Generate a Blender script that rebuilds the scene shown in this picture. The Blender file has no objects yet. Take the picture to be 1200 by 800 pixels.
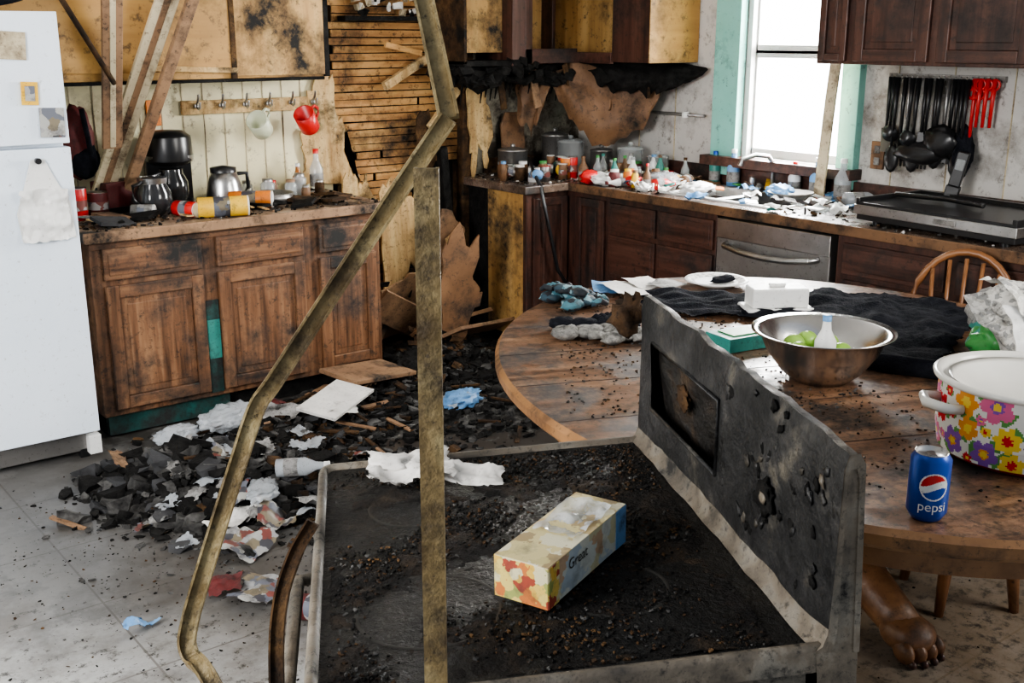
import bpy, bmesh, math, random
from mathutils import Vector, Matrix, Euler, noise
random.seed(7)
D=bpy.data; SC=bpy.context.scene
# ---------------------------------------------------------------- materials
MATS={}
def ramp(nt,fac,cols,interp='LINEAR'):
    r=nt.nodes.new('ShaderNodeValToRGB'); r.color_ramp.interpolation=interp
    els=r.color_ramp.elements
    n=len(cols)
    for i,c in enumerate(cols):
        if isinstance(c[0],(tuple,list)): p,c=c[1],c[0]
        else: p=0.3+0.4*i/max(1,n-1)
        if i<2: e=els[i]; e.position=p
        else: e=els.new(p)
        e.color=(c[0],c[1],c[2],1)
    nt.links.new(fac,r.inputs[0]); return r.outputs[0]
def mixc(nt,f,a,b,mode='MIX'):
    mx=nt.nodes.new('ShaderNodeMix'); mx.data_type='RGBA'; mx.blend_type=mode
    for s,v in((0,f),(6,a),(7,b)):
        if isinstance(v,(int,float)): mx.inputs[s].default_value=v
        elif isinstance(v,tuple): mx.inputs[s].default_value=(*v,1)
        else: nt.links.new(v,mx.inputs[s])
    return mx.outputs[2]
def nse(nt,vec,sc,det=8,ro=.7):
    n2=nt.nodes.new('ShaderNodeTexNoise'); n2.inputs['Scale'].default_value=sc; n2.inputs['Detail'].default_value=det; n2.inputs['Roughness'].default_value=ro
    nt.links.new(vec,n2.inputs['Vector']); return n2.outputs[0]
def mk(name,cols,scale=(5,5,5),rough=.6,metal=0,soot=0,ss=2.5,sootcol=(.012,.011,.010),bump=.0,bs=40,detail=5,spec=.5,trans=0,alpha=1,coat=0,speck=None):
    if name in MATS: return MATS[name]
    m=D.materials.new(name); m.use_nodes=True; nt=m.node_tree; b=nt.nodes['Principled BSDF']
    L=nt.links.new
    tc=nt.nodes.new('ShaderNodeTexCoord'); mp=nt.nodes.new('ShaderNodeMapping'); mp.inputs['Scale'].default_value=scale
    L(tc.outputs['Object'],mp.inputs[0])
    if not isinstance(cols[0],(tuple,list)): cols=[tuple(x*.85 for x in cols),cols]
    col=ramp(nt,nse(nt,mp.outputs[0],1,detail,.6),cols)
    b.inputs['Roughness'].default_value=rough
    if soot>0:
        c=.72-.45*soot
        f=ramp(nt,nse(nt,tc.outputs['Object'],ss),[((0,0,0),c-.07),((1,1,1),c+.10)])
        col=mixc(nt,f,col,sootcol)
        sp=soot if speck is None else speck
        f2=ramp(nt,nse(nt,tc.outputs['Object'],ss*9,4,.8),[((0,0,0),.62-.2*sp),((1,1,1),.74-.2*sp)])
        f3=ramp(nt,f2,[((0,0,0),0.0),((.75,.75,.75),1.0)])
        col=mixc(nt,f3,col,sootcol)
        rr=nt.nodes.new('ShaderNodeMapRange'); rr.inputs[3].default_value=rough; rr.inputs[4].default_value=min(1,rough+.35); L(f,rr.inputs[0]); L(rr.outputs[0],b.inputs['Roughness'])
    L(col,b.inputs['Base Color'])
    b.inputs['Metallic'].default_value=metal
    b.inputs['Specular IOR Level'].default_value=spec
    b.inputs['Transmission Weight'].default_value=trans; b.inputs['Alpha'].default_value=alpha
    b.inputs['Coat Weight'].default_value=coat
    if bump>0:
        bp=nt.nodes.new('ShaderNodeBump'); bp.inputs['Strength'].default_value=bump; bp.inputs['Distance'].default_value=.01
        L(nse(nt,tc.outputs['Object'],bs,6,.6),bp.inputs['Height']); L(bp.outputs[0],b.inputs['Normal'])
    MATS[name]=m; return m
def voro(name,cols,scale,rough=.5,warp=.0,dirt=.8):
    m=D.materials.new(name); m.use_nodes=True; nt=m.node_tree; b=nt.nodes['Principled BSDF']; L=nt.links.new
    tc=nt.nodes.new('ShaderNodeTexCoord'); v=nt.nodes.new('ShaderNodeTexVoronoi'); v.inputs['Scale'].default_value=scale
    vec=tc.outputs['Object']
    if warp:
        nz=nt.nodes.new('ShaderNodeTexNoise'); nz.inputs['Scale'].default_value=scale*1.6; nz.inputs['Detail'].default_value=4; L(vec,nz.inputs['Vector'])
        ma=nt.nodes.new('ShaderNodeVectorMath'); ma.operation='MULTIPLY_ADD'; L(nz.outputs['Color'],ma.inputs[0]); ma.inputs[1].default_value=(warp,)*3; L(vec,ma.inputs[2]); vec=ma.outputs[0]
    L(vec,v.inputs['Vector'])
    sp=nt.nodes.new('ShaderNodeSeparateColor'); L(v.outputs['Color'],sp.inputs[0])
    n=len(cols)
    c=ramp(nt,sp.outputs[0],[(c,i/n) for i,c in enumerate(cols)],'CONSTANT')
    f=ramp(nt,nse(nt,tc.outputs['Object'],scale*.6),[((0,0,0),.5),((dirt,dirt,dirt),.68)])
    c=mixc(nt,f,c,(.05,.045,.04))
    L(c,b.inputs['Base Color']); b.inputs['Roughness'].default_value=rough
    return m
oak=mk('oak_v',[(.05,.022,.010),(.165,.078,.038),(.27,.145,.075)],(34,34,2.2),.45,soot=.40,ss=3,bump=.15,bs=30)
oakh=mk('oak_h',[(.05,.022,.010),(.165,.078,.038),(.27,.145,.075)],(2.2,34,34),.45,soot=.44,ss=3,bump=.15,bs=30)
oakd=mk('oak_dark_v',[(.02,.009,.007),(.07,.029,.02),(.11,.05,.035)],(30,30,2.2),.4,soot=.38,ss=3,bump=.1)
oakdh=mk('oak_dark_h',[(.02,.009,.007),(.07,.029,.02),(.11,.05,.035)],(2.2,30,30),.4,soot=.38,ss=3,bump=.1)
ply=mk('plywood',[(.28,.15,.05),(.44,.26,.09),(.54,.35,.14)],(12,12,1.5),.6,soot=.34,ss=2.2,bump=.1)
plyg=mk('plywood_gold',[(.34,.18,.05),(.48,.28,.085)],(1.5,12,12),.5,soot=.40,ss=1.6,bump=.05,sootcol=(.045,.027,.013))
char=mk('char',[(.004,.004,.004),(.020,.019,.018)],(20,20,20),.85,bump=.8,bs=60,spec=.12)
charb=mk('char_brown',[(.008,.006,.005),(.07,.038,.018),(.14,.08,.035)],(8,8,8),.85,soot=.4,ss=6,bump=.6,bs=40,spec=.2)
lathm=mk('lath_wood',[(.20,.09,.03),(.44,.23,.08),(.60,.36,.14)],(3,10,14),.8,soot=.37,ss=2.0,bump=.4,bs=25)
torn=mk('torn_wood',[(.28,.16,.06),(.52,.35,.16),(.62,.46,.24)],(20,20,3),.8,soot=.32,ss=6,bump=.4)
cream=mk('cream_paint',[(.66,.60,.38),(.80,.74,.50)],(2,2,2),.6,soot=.25,ss=1.5,sootcol=(.13,.085,.04),bump=.05)
creamd=mk('cream_sooty',[(.46,.43,.34),(.62,.58,.46)],(2,2,2),.6,soot=.44,ss=1.8,sootcol=(.05,.04,.03),bump=.05)
whitew=mk('white_wallpaint',[(.50,.48,.45),(.64,.62,.58)],(2,2,2),.6,soot=.27,ss=2,sootcol=(.14,.115,.095))
teal=mk('teal_trim',[(.20,.50,.43),(.28,.60,.52)],(4,4,4),.5,soot=.18,ss=3)
tealf=mk('teal_paint_floor',[(.006,.03,.028),(.02,.10,.09)],(6,6,6),.4,soot=.48,ss=5)
fridgew=mk('fridge_white',[(.70,.78,.87),(.78,.85,.93)],(3,3,3),.32,soot=.05,ss=6,sootcol=(.3,.3,.3))
counterm=mk('laminate',[(.20,.13,.08),(.33,.23,.15),(.42,.31,.22)],(9,9,9),.4,soot=.46,ss=5,bump=.4,bs=90)
counterr=mk('laminate_sooty',[(.05,.035,.028),(.16,.11,.085),(.34,.26,.20)],(6,6,6),.24,soot=.42,ss=5,bump=.3,bs=90)
steel=mk('steel',[(.35,.34,.33),(.6,.6,.6)],(6,6,6),.28,1,soot=.15,ss=8)
steeld=mk('steel_dull',[(.22,.21,.20),(.42,.41,.40)],(3,3,3),.38,.85,soot=.2,ss=6)
blackp=mk('black_plastic',(.012,.012,.013),(5,5,5),.3)
blackf=mk('black_fabric',[(.005,.006,.009),(.018,.019,.025)],(30,30,30),.95,bump=.6,bs=160,spec=.1)
white=mk('white',(.80,.80,.78),(5,5,5),.45,soot=.10,ss=12,sootcol=(.15,.13,.11))
paper=mk('paper',[(.55,.53,.50),(.78,.76,.72)],(9,9,9),.8,soot=.18,ss=10,sootcol=(.1,.09,.08))
paperd=mk('paper_dirty',[(.16,.155,.15),(.38,.37,.355)],(9,9,9),.8,soot=.40,ss=10)
red=mk('red',(.60,.02,.02),(5,5,5),.35,soot=.15,ss=14)
redd=mk('red_dark',(.12,.015,.015),(5,5,5),.6,soot=.36,ss=9)
yellow=mk('yellow',[(.75,.40,.03),(.80,.55,.06)],(6,6,6),.45,soot=.2,ss=14)
orange=mk('orange',(.75,.22,.03),(5,5,5),.45,soot=.2,ss=14)
green=mk('green',(.05,.25,.06),(5,5,5),.45,soot=.2,ss=9)
limem=mk('lime',[(.22,.42,.05),(.35,.55,.12)],(9,9,9),.35)
tealp=mk('teal_plastic',[(.02,.15,.13),(.05,.26,.22)],(9,9,9),.4,soot=.25,ss=9)
blue=mk('blue',(.01,.07,.40),(5,5,5),.3,metal=.3)
bluel=mk('blue_light',(.15,.33,.60),(5,5,5),.4,soot=.2,ss=14)
glass=mk('jar_glass',(.55,.58,.58),(5,5,5),.08,spec=.8,alpha=.45)
glassc=mk('clear_plastic',(.66,.70,.74),(5,5,5),.15,alpha=.5,soot=.18,ss=12)
brownb=mk('brown_board',[(.11,.055,.025),(.22,.115,.055)],(6,6,6),.6,soot=.34,ss=4)
metalb=mk('brass_strip',[(.07,.045,.018),(.20,.145,.065),(.35,.28,.145)],(14,14,14),.5,.15,soot=.33,ss=12,bump=.4,bs=60,sootcol=(.025,.017,.010))
creamb=mk('cream_board',[(.44,.37,.24),(.60,.52,.36)],(5,5,3),.7,soot=.30,ss=5,sootcol=(.08,.05,.03))
tanb=mk('tan_board',[(.18,.10,.055),(.33,.20,.11)],(5,5,2),.6,soot=.34,ss=5)
ash=mk('ash',[(.012,.012,.012),(.06,.058,.056),(.15,.147,.14)],(12,12,12),.95,bump=.8,bs=60,spec=.15)
slate=mk('slate',[(.022,.022,.023),(.07,.07,.073)],(10,10,10),.9,bump=.6,spec=.2)
glove=mk('glove_grey',[(.05,.05,.05),(.36,.35,.32)],(24,24,24),.9,soot=.34,ss=14)
camo=voro('teal_camo',[(.01,.015,.02),(.06,.17,.21),(.02,.05,.07),(.18,.32,.36),(.01,.01,.015)],40,.8,.01)
fruit=voro('fruit_print',[(.72,.47,.10),(.74,.58,.18),(.60,.20,.06),(.70,.64,.40),(.38,.08,.05),(.74,.54,.14),(.35,.38,.12)],60,.45,.02,.5)
boxt=voro('box_print_top',[(.50,.43,.20),(.58,.50,.26),(.62,.58,.42),(.42,.32,.16),(.56,.48,.24),(.32,.24,.12)],34,.35,.04,.6)
boxs=voro('box_print_side',[(.62,.64,.58),(.64,.66,.60),(.68,.68,.58),(.45,.52,.56),(.60,.56,.36),(.62,.64,.58),(.58,.40,.26),(.50,.56,.58)],34,.5,.04,.4)
magz=voro('magazine_print',[(.30,.30,.30),(.18,.05,.04),(.12,.13,.16),(.36,.36,.34),(.18,.15,.10),(.05,.05,.06)],26,.5,.03)
camod=voro('newsprint',[(.75,.74,.70),(.55,.54,.50),(.72,.70,.66),(.35,.35,.34),(.78,.76,.72)],70,.7,.01)
# ---------------------------------------------------------------- mesh builder
class B:
    def __init__(s,name): s.n=name; s.v=[];s.f=[];s.mi=[];s.sm=[];s.mats=[]
    def add(s,vs,fs,mat,smooth=False,M=None):
        o=len(s.v)
        if M is not None: vs=[M@Vector(v) for v in vs]
        s.v+= [tuple(v) for v in vs]
        if mat not in s.mats: s.mats.append(mat)
        k=s.mats.index(mat)
        for f in fs: s.f.append(tuple(i+o for i in f)); s.mi.append(k); s.sm.append(smooth)
    @staticmethod
    def M(c,r=(0,0,0)): return Matrix.Translation(Vector(c))@Euler(r).to_matrix().to_4x4()
    def box(s,c,sz,mat,r=(0,0,0)):
        x,y,z=[a/2 for a in sz]
        vs=[(-x,-y,-z),(x,-y,-z),(x,y,-z),(-x,y,-z),(-x,-y,z),(x,-y,z),(x,y,z),(-x,y,z)]
        fs=[(0,3,2,1),(4,5,6,7),(0,1,5,4),(1,2,6,5),(2,3,7,6),(3,0,4,7)]
        s.add(vs,fs,mat,False,s.M(c,r))
    def bb(s,x0,x1,y0,y1,z0,z1,mat): s.box(((x0+x1)/2,(y0+y1)/2,(z0+z1)/2),(abs(x1-x0),abs(y1-y0),abs(z1-z0)),mat)
    def lathe(s,prof,c,mat,seg=24,r=(0,0,0),smooth=True,sx=1,sy=1):
        vs=[];fs=[];n=len(prof)
        for a in range(seg):
            t=2*math.pi*a/seg
            for (rr,z) in prof: vs.append((rr*math.cos(t)*sx,rr*math.sin(t)*sy,z))
        for a in range(seg):
            b=(a+1)%seg
            for i in range(n-1): fs.append((a*n+i,b*n+i,b*n+i+1,a*n+i+1))
        s.add(vs,fs,mat,smooth,s.M(c,r))
    def cyl(s,c,rad,h,mat,seg=20,r=(0,0,0),r2=None):
        r2=rad if r2 is None else r2
        s.lathe([(0.0001,0),(rad,0)],c,mat,seg,r,False); s.lathe([(rad,0),(r2,h)],c,mat,seg,r); s.lathe([(r2,h),(0.0001,h)],c,mat,seg,r,False)
    def tube(s,pts,rad,mat,seg=8,smooth=True):
        pts=[Vector(p) for p in pts]; vs=[];fs=[];n=len(pts)
        for i,p in enumerate(pts):
            d=(pts[min(i+1,n-1)]-pts[max(i-1,0)]).normalized()
            up=Vector((0,0,1)) if abs(d.z)<.95 else Vector((1,0,0))
            a=d.cross(up).normalized(); b=a.cross(d).normalized()
            rr=rad[i] if isinstance(rad,(list,tuple)) else rad
            for k in range(seg):
                t=2*math.pi*k/seg; vs.append(p+a*rr*math.cos(t)+b*rr*math.sin(t))
        for i in range(n-1):
            for k in range(seg):
                k2=(k+1)%seg; fs.append((i*seg+k,i*seg+k2,(i+1)*seg+k2,(i+1)*seg+k))
        fs.append(tuple(range(seg))[::-1]); fs.append(tuple((n-1)*seg+k for k in range(seg)))
        s.add(vs,fs,mat,smooth)
    def strip(s,pts,w,t,mat,wdir,lip=0):
        pts=[Vector(p) for p in pts]; n=len(pts); wd=Vector(wdir).normalized()
        prof=[(-w/2,0),(w/2,0),(w/2,t),(-w/2,t)]
        if lip>0: prof=[(-w/2,-lip),(-w/2+w*.14,-lip),(-w/2+w*.14,0),(w/2-w*.14,0),(w/2-w*.14,-lip),(w/2,-lip),(w/2,t),(-w/2,t)]
        m=len(prof); vs=[];fs=[]
        for i,p in enumerate(pts):
            d=(pts[min(i+1,n-1)]-pts[max(i-1,0)]).normalized()
            wv=(wd-d*wd.dot(d)).normalized(); nv=wv.cross(d).normalized()
            for (a,b) in prof: vs.append(p+wv*a+nv*b)
        for i in range(n-1):
            for k in range(m):
                k2=(k+1)%m; fs.append((i*m+k,i*m+k2,(i+1)*m+k2,(i+1)*m+k))
        fs.append(tuple(range(m))[::-1]); fs.append(tuple((n-1)*m+k for k in range(m)))
        s.add(vs,fs,mat)
    def sheet(s,c,sx,sy,mat,r=(0,0,0),amp=.01,fr=6,n=14,seed=0,fn=None,jag=0,ny=None):
        vs=[];fs=[]; ny=ny or n
        for i in range(n+1):
            for j in range(ny+1):
                u=i/n-.5;v=j/ny-.5; x=u*sx;y=v*sy
                q=Vector((x*fr+seed*7.3,y*fr,seed*3.1))
                z=noise.noise(q)*amp*1.6+(.5-abs(noise.noise(q*2.7)))*amp*.9
                if jag and (i in(0,n) or j in(0,ny)):
                    x+=noise.noise(q*9)*jag; y+=noise.noise(q*9+Vector((5,5,5)))*jag
                if fn: z+=fn(u,v)
                vs.append((x,y,z))
        for i in range(n):
            for j in range(ny):
                a=i*(ny+1)+j; fs.append((a,a+ny+1,a+ny+2,a+1))
        s.add(vs,fs,mat,True,s.M(c,r))
    def blob(s,c,sz,mat,r=(0,0,0),amp=.15,fr=2,seed=0,sub=3,crum=0,smooth=True):
        bm=bmesh.new(); bmesh.ops.create_icosphere(bm,subdivisions=sub,radius=1)
        vs=[]
        for v in bm.verts:
            k=1+noise.noise(v.co*fr+Vector((seed*3.7,seed,0)))*amp*2+noise.noise(v.co*fr*2.6+Vector((seed,0,9)))*amp
            if crum:
                dd,_=noise.voronoi(v.co*2.4+Vector((seed*5.1,0,seed))); k+=crum*(dd[1]-dd[0]-.3)
            vs.append((v.co.x*sz[0]*k,v.co.y*sz[1]*k,v.co.z*sz[2]*k))
        fs=[tuple(v.index for v in f.verts) for f in bm.faces]; bm.free()
        s.add(vs,fs,mat,smooth,s.M(c,r))
    def rock(s,c,sz,mat,rnd,tilt=.5):
        vs=[];
        for z in(-1,1):
            for k in range(5):
                t=k*1.2566+rnd.uniform(-.4,.4); q=rnd.uniform(.6,1.1)
                vs.append((math.cos(t)*q*sz[0],math.sin(t)*q*sz[1],z*sz[2]*rnd.uniform(.5,1)))
        fs=[(4,3,2,1,0),(5,6,7,8,9)]+[(k,(k+1)%5,5+(k+1)%5,5+k) for k in range(5)]
        s.add(vs,fs,mat,False,s.M(c,(rnd.uniform(-tilt,tilt),rnd.uniform(-tilt,tilt),rnd.uniform(0,6))))
    def prism(s,poly,t,mat,M=None):
        n=len(poly); vs=[(x,y,0) for x,y in poly]+[(x,y,t) for x,y in poly]
        fs=[tuple(range(n))[::-1],tuple(range(n,2*n))]+[(i,(i+1)%n,n+(i+1)%n,n+i) for i in range(n)]
        s.add(vs,fs,mat,False,M)
    def obj(s,loc=(0,0,0),rz=0,rot=None,bevel=0,parent=None,seg=2):
        me=D.meshes.new(s.n); me.from_pydata(s.v,[],s.f)
        for m in s.mats: me.materials.append(m)
        for p,k,sm in zip(me.polygons,s.mi,s.sm): p.material_index=k; p.use_smooth=sm
        bm=bmesh.new(); bm.from_mesh(me); bmesh.ops.recalc_face_normals(bm,faces=bm.faces); bm.to_mesh(me); bm.free()
        o=D.objects.new(s.n,me); SC.collection.objects.link(o)
        o.location=loc; o.rotation_euler=rot if rot else (0,0,rz)
        if bevel:
            md=o.modifiers.new('bevel','BEVEL'); md.width=bevel; md.segments=seg; md.limit_method='ANGLE'; md.angle_limit=math.radians(40)
        if parent: o.parent=parent
        return o
# P: offsets along the camera's right/forward axes, mostly from image pixels, to room coordinates
A=math.radians(51.8); FW=(math.cos(A),math.sin(A)); RT=(math.sin(A),-math.cos(A)); RZ=A-math.pi/2
def P(l,d,z=0): return (l*RT[0]+d*FW[0], l*RT[1]+d*FW[1], z)
# ---------------------------------------------------------------- floor
def floor_mat():
    m=D.materials.new('vinyl_floor'); m.use_nodes=True; nt=m.node_tree; b=nt.nodes['Principled BSDF']; L=nt.links.new
    tc=nt.nodes.new('ShaderNodeTexCoord'); ob=tc.outputs['Object']
    nz=nse(nt,ob,4,10,.72)
    col=ramp(nt,nz,[((.12,.11,.10),.34),((.36,.355,.34),.44),((.55,.55,.54),.54),((.72,.72,.71),.68)])
    br=nt.nodes.new('ShaderNodeTexBrick'); br.offset=0; br.inputs['Scale'].default_value=1; br.inputs['Brick Width'].default_value=.46; br.inputs['Row Height'].default_value=.46
    br.inputs['Mortar Size'].default_value=.0035; br.inputs['Color1'].default_value=(1,1,1,1); br.inputs['Color2'].default_value=(.9,.9,.9,1); br.inputs['Mortar'].default_value=(.3,.27,.24,1)
    L(ob,br.inputs['Vector'])
    col=mixc(nt,.75,col,br.outputs['Color'],'MULTIPLY')
    def dist(p,w,lo,hi,hc=(1,1,1)):
        vm=nt.nodes.new('ShaderNodeVectorMath'); vm.operation='DISTANCE'; vm.inputs[1].default_value=p; L(ob,vm.inputs[0])
        ad=nt.nodes.new('ShaderNodeMath'); ad.operation='MULTIPLY_ADD'; L(nz,ad.inputs[0]); ad.inputs[1].default_value=-w; L(vm.outputs['Value'],ad.inputs[2])
        return ramp(nt,ad.outputs[0],[(hc,lo),((0,0,0),hi)])
    f=dist((2.9,4.6,0),2.0,.25,.85)
    ff=dist((1.7,3.8,0),1.8,-.0,.7)
    fb=dist((3.1,1.6,0),1.2,.35,1.0,(.85,.85,.85))
    f2=ramp(nt,nse(nt,ob,22,9,.8),[((0,0,0),.49),((1,1,1),.62)])
    f4=ramp(nt,nse(nt,ob,1.7,9,.72),[((0,0,0),.46),((.8,.8,.8),.60)])
    col=mixc(nt,f4,col,(.17,.155,.14))
    col=mixc(nt,fb,col,(.15,.11,.07))
    g=mixc(nt,1.0,mixc(nt,1.0,f,f2,'LIGHTEN'),mixc(nt,1.0,ff,(.85,.85,.85),'MULTIPLY'),'LIGHTEN')
    col=mixc(nt,g,col,(.035,.031,.027))
    L(col,b.inputs['Base Color']); b.inputs['Roughness'].default_value=.42
    return m
b=B('floor'); b.bb(-3,4.8,-3,5.4,-.1,0,floor_mat()); b.obj()
b=B('ceiling'); b.bb(-.6,4.8,1.2,5.4,2.45,2.55,white); b.obj()
# ---------------------------------------------------------------- walls
b=B('wall_back'); b.bb(-3,2.91,5.24,5.40,0,2.45,cream); b.bb(3.82,4.8,5.24,5.40,0,2.45,creamd)
b.bb(2.91,3.82,5.34,5.40,0,2.45,char)
x=-.2
while x<2.9: b.bb(x,x+.004,5.236,5.245,.91,2.45,creamb); x+=.105
b.obj()
b=B('wall_right'); WY0,WY1,WZ0,WZ1=3.30,3.94,1.07,2.15
b.bb(4.65,4.8,-3,WY0,0,2.45,whitew); b.bb(4.65,4.8,WY1,5.4,0,2.45,whitew)
b.bb(4.65,4.8,WY0,WY1,0,WZ0,whitew); b.bb(4.65,4.8,WY0,WY1,WZ1,2.45,whitew)
y=.5
while y<5.2:
    if not(3.15<y<4.15): b.bb(4.644,4.652,y,y+.004,1.0,2.45,creamb)
    y+=.28
b.obj()
b=B('exposed_lath'); rn=random.Random(3)
z=.30
while z<2.43:
    x0=2.93+(rn.uniform(0,.05) if z>1.2 else rn.uniform(0,.2)); x1=3.80-rn.uniform(0,.03)
    if z<1.0: x1=3.6-rn.uniform(0,.3)
    cuts=[x0,x1]
    if rn.random()<.3: c=rn.uniform(3.1,3.6); cuts=[x0,c-.008,c+.012,x1]
    for i in range(0,len(cuts),2):
        if cuts[i+1]>cuts[i]: b.box(((cuts[i]+cuts[i+1])/2,5.29+rn.uniform(-.006,.006),z),(cuts[i+1]-cuts[i],.010,.034),lathm,(rn.uniform(-.1,.1),rn.uniform(-.006,.006),rn.uniform(-.01,.01)))
    z+=.040
for xx in(3.0,3.40,3.79): b.bb(xx-.03,xx+.03,5.30,5.34,0,2.45,charb)
b.obj()
b=B('charred_stud'); b.box((3.74,5.19,1.05),(.07,.06,2.1),charb,(0,.02,0)); b.box((3.60,5.15,.55),(.05,.05,1.1),char,(.05,-.12,0)); b.box((3.66,5.2,1.45),(.025,.03,.5),charb,(0,.35,0)); b.obj(bevel=.006)
def shard(name,pts,t,mat,y,rot=0,tilt=0):
    b=B(name); M=Matrix.Translation((0,y,0))@Euler((math.pi/2+tilt,0,rot)).to_matrix().to_4x4()
    rr=random.Random(len(pts)+int(y*100)); P2=[]
    for i,(x,z) in enumerate(pts):      # splintered outline
        x2,z2=pts[(i+1)%len(pts)]; P2.append((x,z))
        for k in(.2,.4,.6,.8): P2.append((x+(x2-x)*k+rr.uniform(-.014,.014),z+(z2-z)*k+rr.uniform(-.035,.035)))
    b.prism(P2,t,mat,M); return b.obj()
shard('torn_plywood_panel',[(2.62,.95),(2.74,1.02),(2.72,1.20),(2.79,1.25),(2.77,1.42),(2.86,1.50),(2.92,1.50),(2.93,1.30),(2.99,1.22),(2.97,1.1),(3.04,1.0),(3.06,.93)],.012,torn,5.225)
shard('torn_plywood_panel',[(2.93,.95),(2.98,1.02),(3.02,.90),(3.08,.98),(3.13,.82),(3.2,.86),(3.16,.5),(3.05,.3),(2.95,.35)],.012,torn,5.18)
shard('torn_plywood_panel',[(3.10,.88),(3.2,.95),(3.26,.80),(3.33,.86),(3.34,.55),(3.24,.40),(3.28,.25),(3.12,.2)],.012,torn,5.10)
shard('torn_plywood_panel',[(3.72,1.5),(3.84,1.46),(3.9,1.2),(3.86,.95),(3.80,1.1),(3.76,.9),(3.73,1.2)],.012,torn,5.15)
shard('torn_plywood_panel',[(2.86,.80),(3.0,.84),(3.06,.62),(3.12,.55),(3.04,.30),(3.1,.12),(2.9,.08)],.012,ply,5.0,.1)
shard('torn_plywood_panel',[(3.42,1.25),(3.5,1.3),(3.55,1.1),(3.5,.8),(3.44,.9)],.012,charb,5.2)
shard('torn_plywood_panel',[(3.20,.62),(3.30,.78),(3.36,.64),(3.42,.70),(3.40,.45),(3.46,.38),(3.34,.10),(3.22,.2)],.010,brownb,5.02,-.1,.12)
shard('torn_plywood_panel',[(3.02,.42),(3.24,.50),(3.36,.30),(3.30,.06),(3.0,.04)],.012,tanb,4.86,.1,.45)
shard('torn_plywood_panel',[(3.34,.70),(3.44,.78),(3.60,.66),(3.58,.5),(3.44,.42)],.010,tanb,5.08,0,.1)
b=B('broken_board'); rn=random.Random(6)
for i,(c,sz,r,m) in enumerate([((3.30,5.14,.62),(.5,.015,.14),(.1,.9,.2),torn),((3.45,5.1,.35),(.55,.015,.20),(.3,-.7,.1),tanb),((3.2,5.0,.2),(.5,.02,.18),(.5,.5,.2),tanb),
   ((3.35,4.9,.28),(.5,.02,.18),(.9,-.4,.5),brownb),((3.40,5.2,1.52),(.42,.03,.045),(0,-.45,.1),torn),((3.62,5.18,1.44),(.30,.03,.06),(0,.5,.1),charb),((3.58,5.16,1.30),(.28,.03,.04),(0,-.8,0),torn),
   ((3.55,5.0,.5),(.3,.02,.14),(.2,1.2,.5),torn),((3.5,4.75,.14),(.55,.02,.2),(1.1,.1,.3),tanb),((3.35,5.2,1.62),(.25,.02,.03),(0,.2,.1),lathm)]): b.box(c,sz,m,r)
for i in range(22):
    b.box((rn.uniform(2.95,3.6),rn.uniform(4.85,5.15),rn.uniform(.05,.45)),(rn.uniform(.12,.3),.008,rn.uniform(.015,.04)),rn.choice([brownb,charb,char,char,tanb]),(rn.uniform(-1,1),rn.uniform(-1.3,1.3),rn.uniform(-.6,.6)))
b.obj(bevel=.002)
b=B('plaster_debris'); rn=random.Random(5)
for i in range(26): b.rock((rn.uniform(3.08,3.75),5.22,1.80+rn.uniform(0,.1)),(.035,.015,.02),rn.choice([paper,char,creamb]),rn)
b.bb(3.0,3.8,5.20,5.28,1.765,1.79,char)
b.obj()
# ---------------------------------------------------------------- window
b=B('window_1')
b.bb(4.60,4.66,WY1,WY1+.17,WZ0-.1,2.3,teal); b.bb(4.60,4.66,WY0-.10,WY0,WZ0-.1,2.3,teal); b.bb(4.60,4.66,WY0-.1,WY1+.17,WZ1,2.3,teal)
b.bb(4.55,4.72,WY0-.12,WY1+.2,WZ0-.05,WZ0,oakdh)
for (z0,z1) in((WZ0,1.62),(1.60,WZ1)):
    b.bb(4.70,4.74,WY0,WY0+.04,z0,z1,white); b.bb(4.70,4.74,WY1-.04,WY1,z0,z1,white)
    b.bb(4.70,4.74,WY0,WY1,z0,z0+.045,white); b.bb(4.70,4.74,WY0,WY1,z1-.04,z1,white)
b.bb(4.66,4.70,WY1-.03,WY1,WZ0,WZ1,white); b.bb(4.66,4.70,WY0,WY0+.03,WZ0,WZ1,white)
b.obj(bevel=.003)
# glowing panel added outside so the window reads blown-out white
em=D.materials.new('bright_exterior'); em.use_nodes=True; nt=em.node_tree; pb=nt.nodes['Principled BSDF']; pb.inputs['Base Color'].default_value=(.9,.9,.9,1)
tc=nt.nodes.new('ShaderNodeTexCoord'); nt.links.new(ramp(nt,nse(nt,tc.outputs['Object'],.8,3,.5),[((.92,.96,1),.3),((1,.99,.96),.7)]),pb.inputs['Emission Color']); pb.inputs['Emission Strength'].default_value=6.5
b=B('exterior_glow_panel'); b.bb(7.2,7.3,1.5,11,-.5,4.5,em); b.obj()
# ---------------------------------------------------------------- cabinets
def door(b,x0,x1,z0,z1,y,mv,mh,fr=.055):
    t=.02
    b.bb(x0,x0+fr,y-t,y,z0,z1,mv); b.bb(x1-fr,x1,y-t,y,z0,z1,mv)
    b.bb(x0+fr,x1-fr,y-t,y,z1-fr,z1,mh); b.bb(x0+fr,x1-fr,y-t,y,z0,z0+fr,mh)
    b.bb(x0+fr,x1-fr,y-.008,y,z0+fr,z1-fr,mv)
    i=fr+.03
    if x1-x0>2*i+.02: b.bb(x0+i,x1-i,y-.011,y,z0+i,z1-i,mv)
def drawer(b,x0,x1,z0,z1,y,mh):
    b.bb(x0,x1,y-.018,y,z0,z1,mh); b.bb(x0+.02,x1-.02,y-.022,y,z0+.02,z1-.02,mh)
b=B('base_cabinet')
b.bb(1.42,2.82,4.64,5.20,.10,.87,oak); b.bb(1.44,2.80,4.70,5.20,0,.10,char)
b.bb(1.42,2.82,4.636,4.645,.83,.87,oakh)
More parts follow.
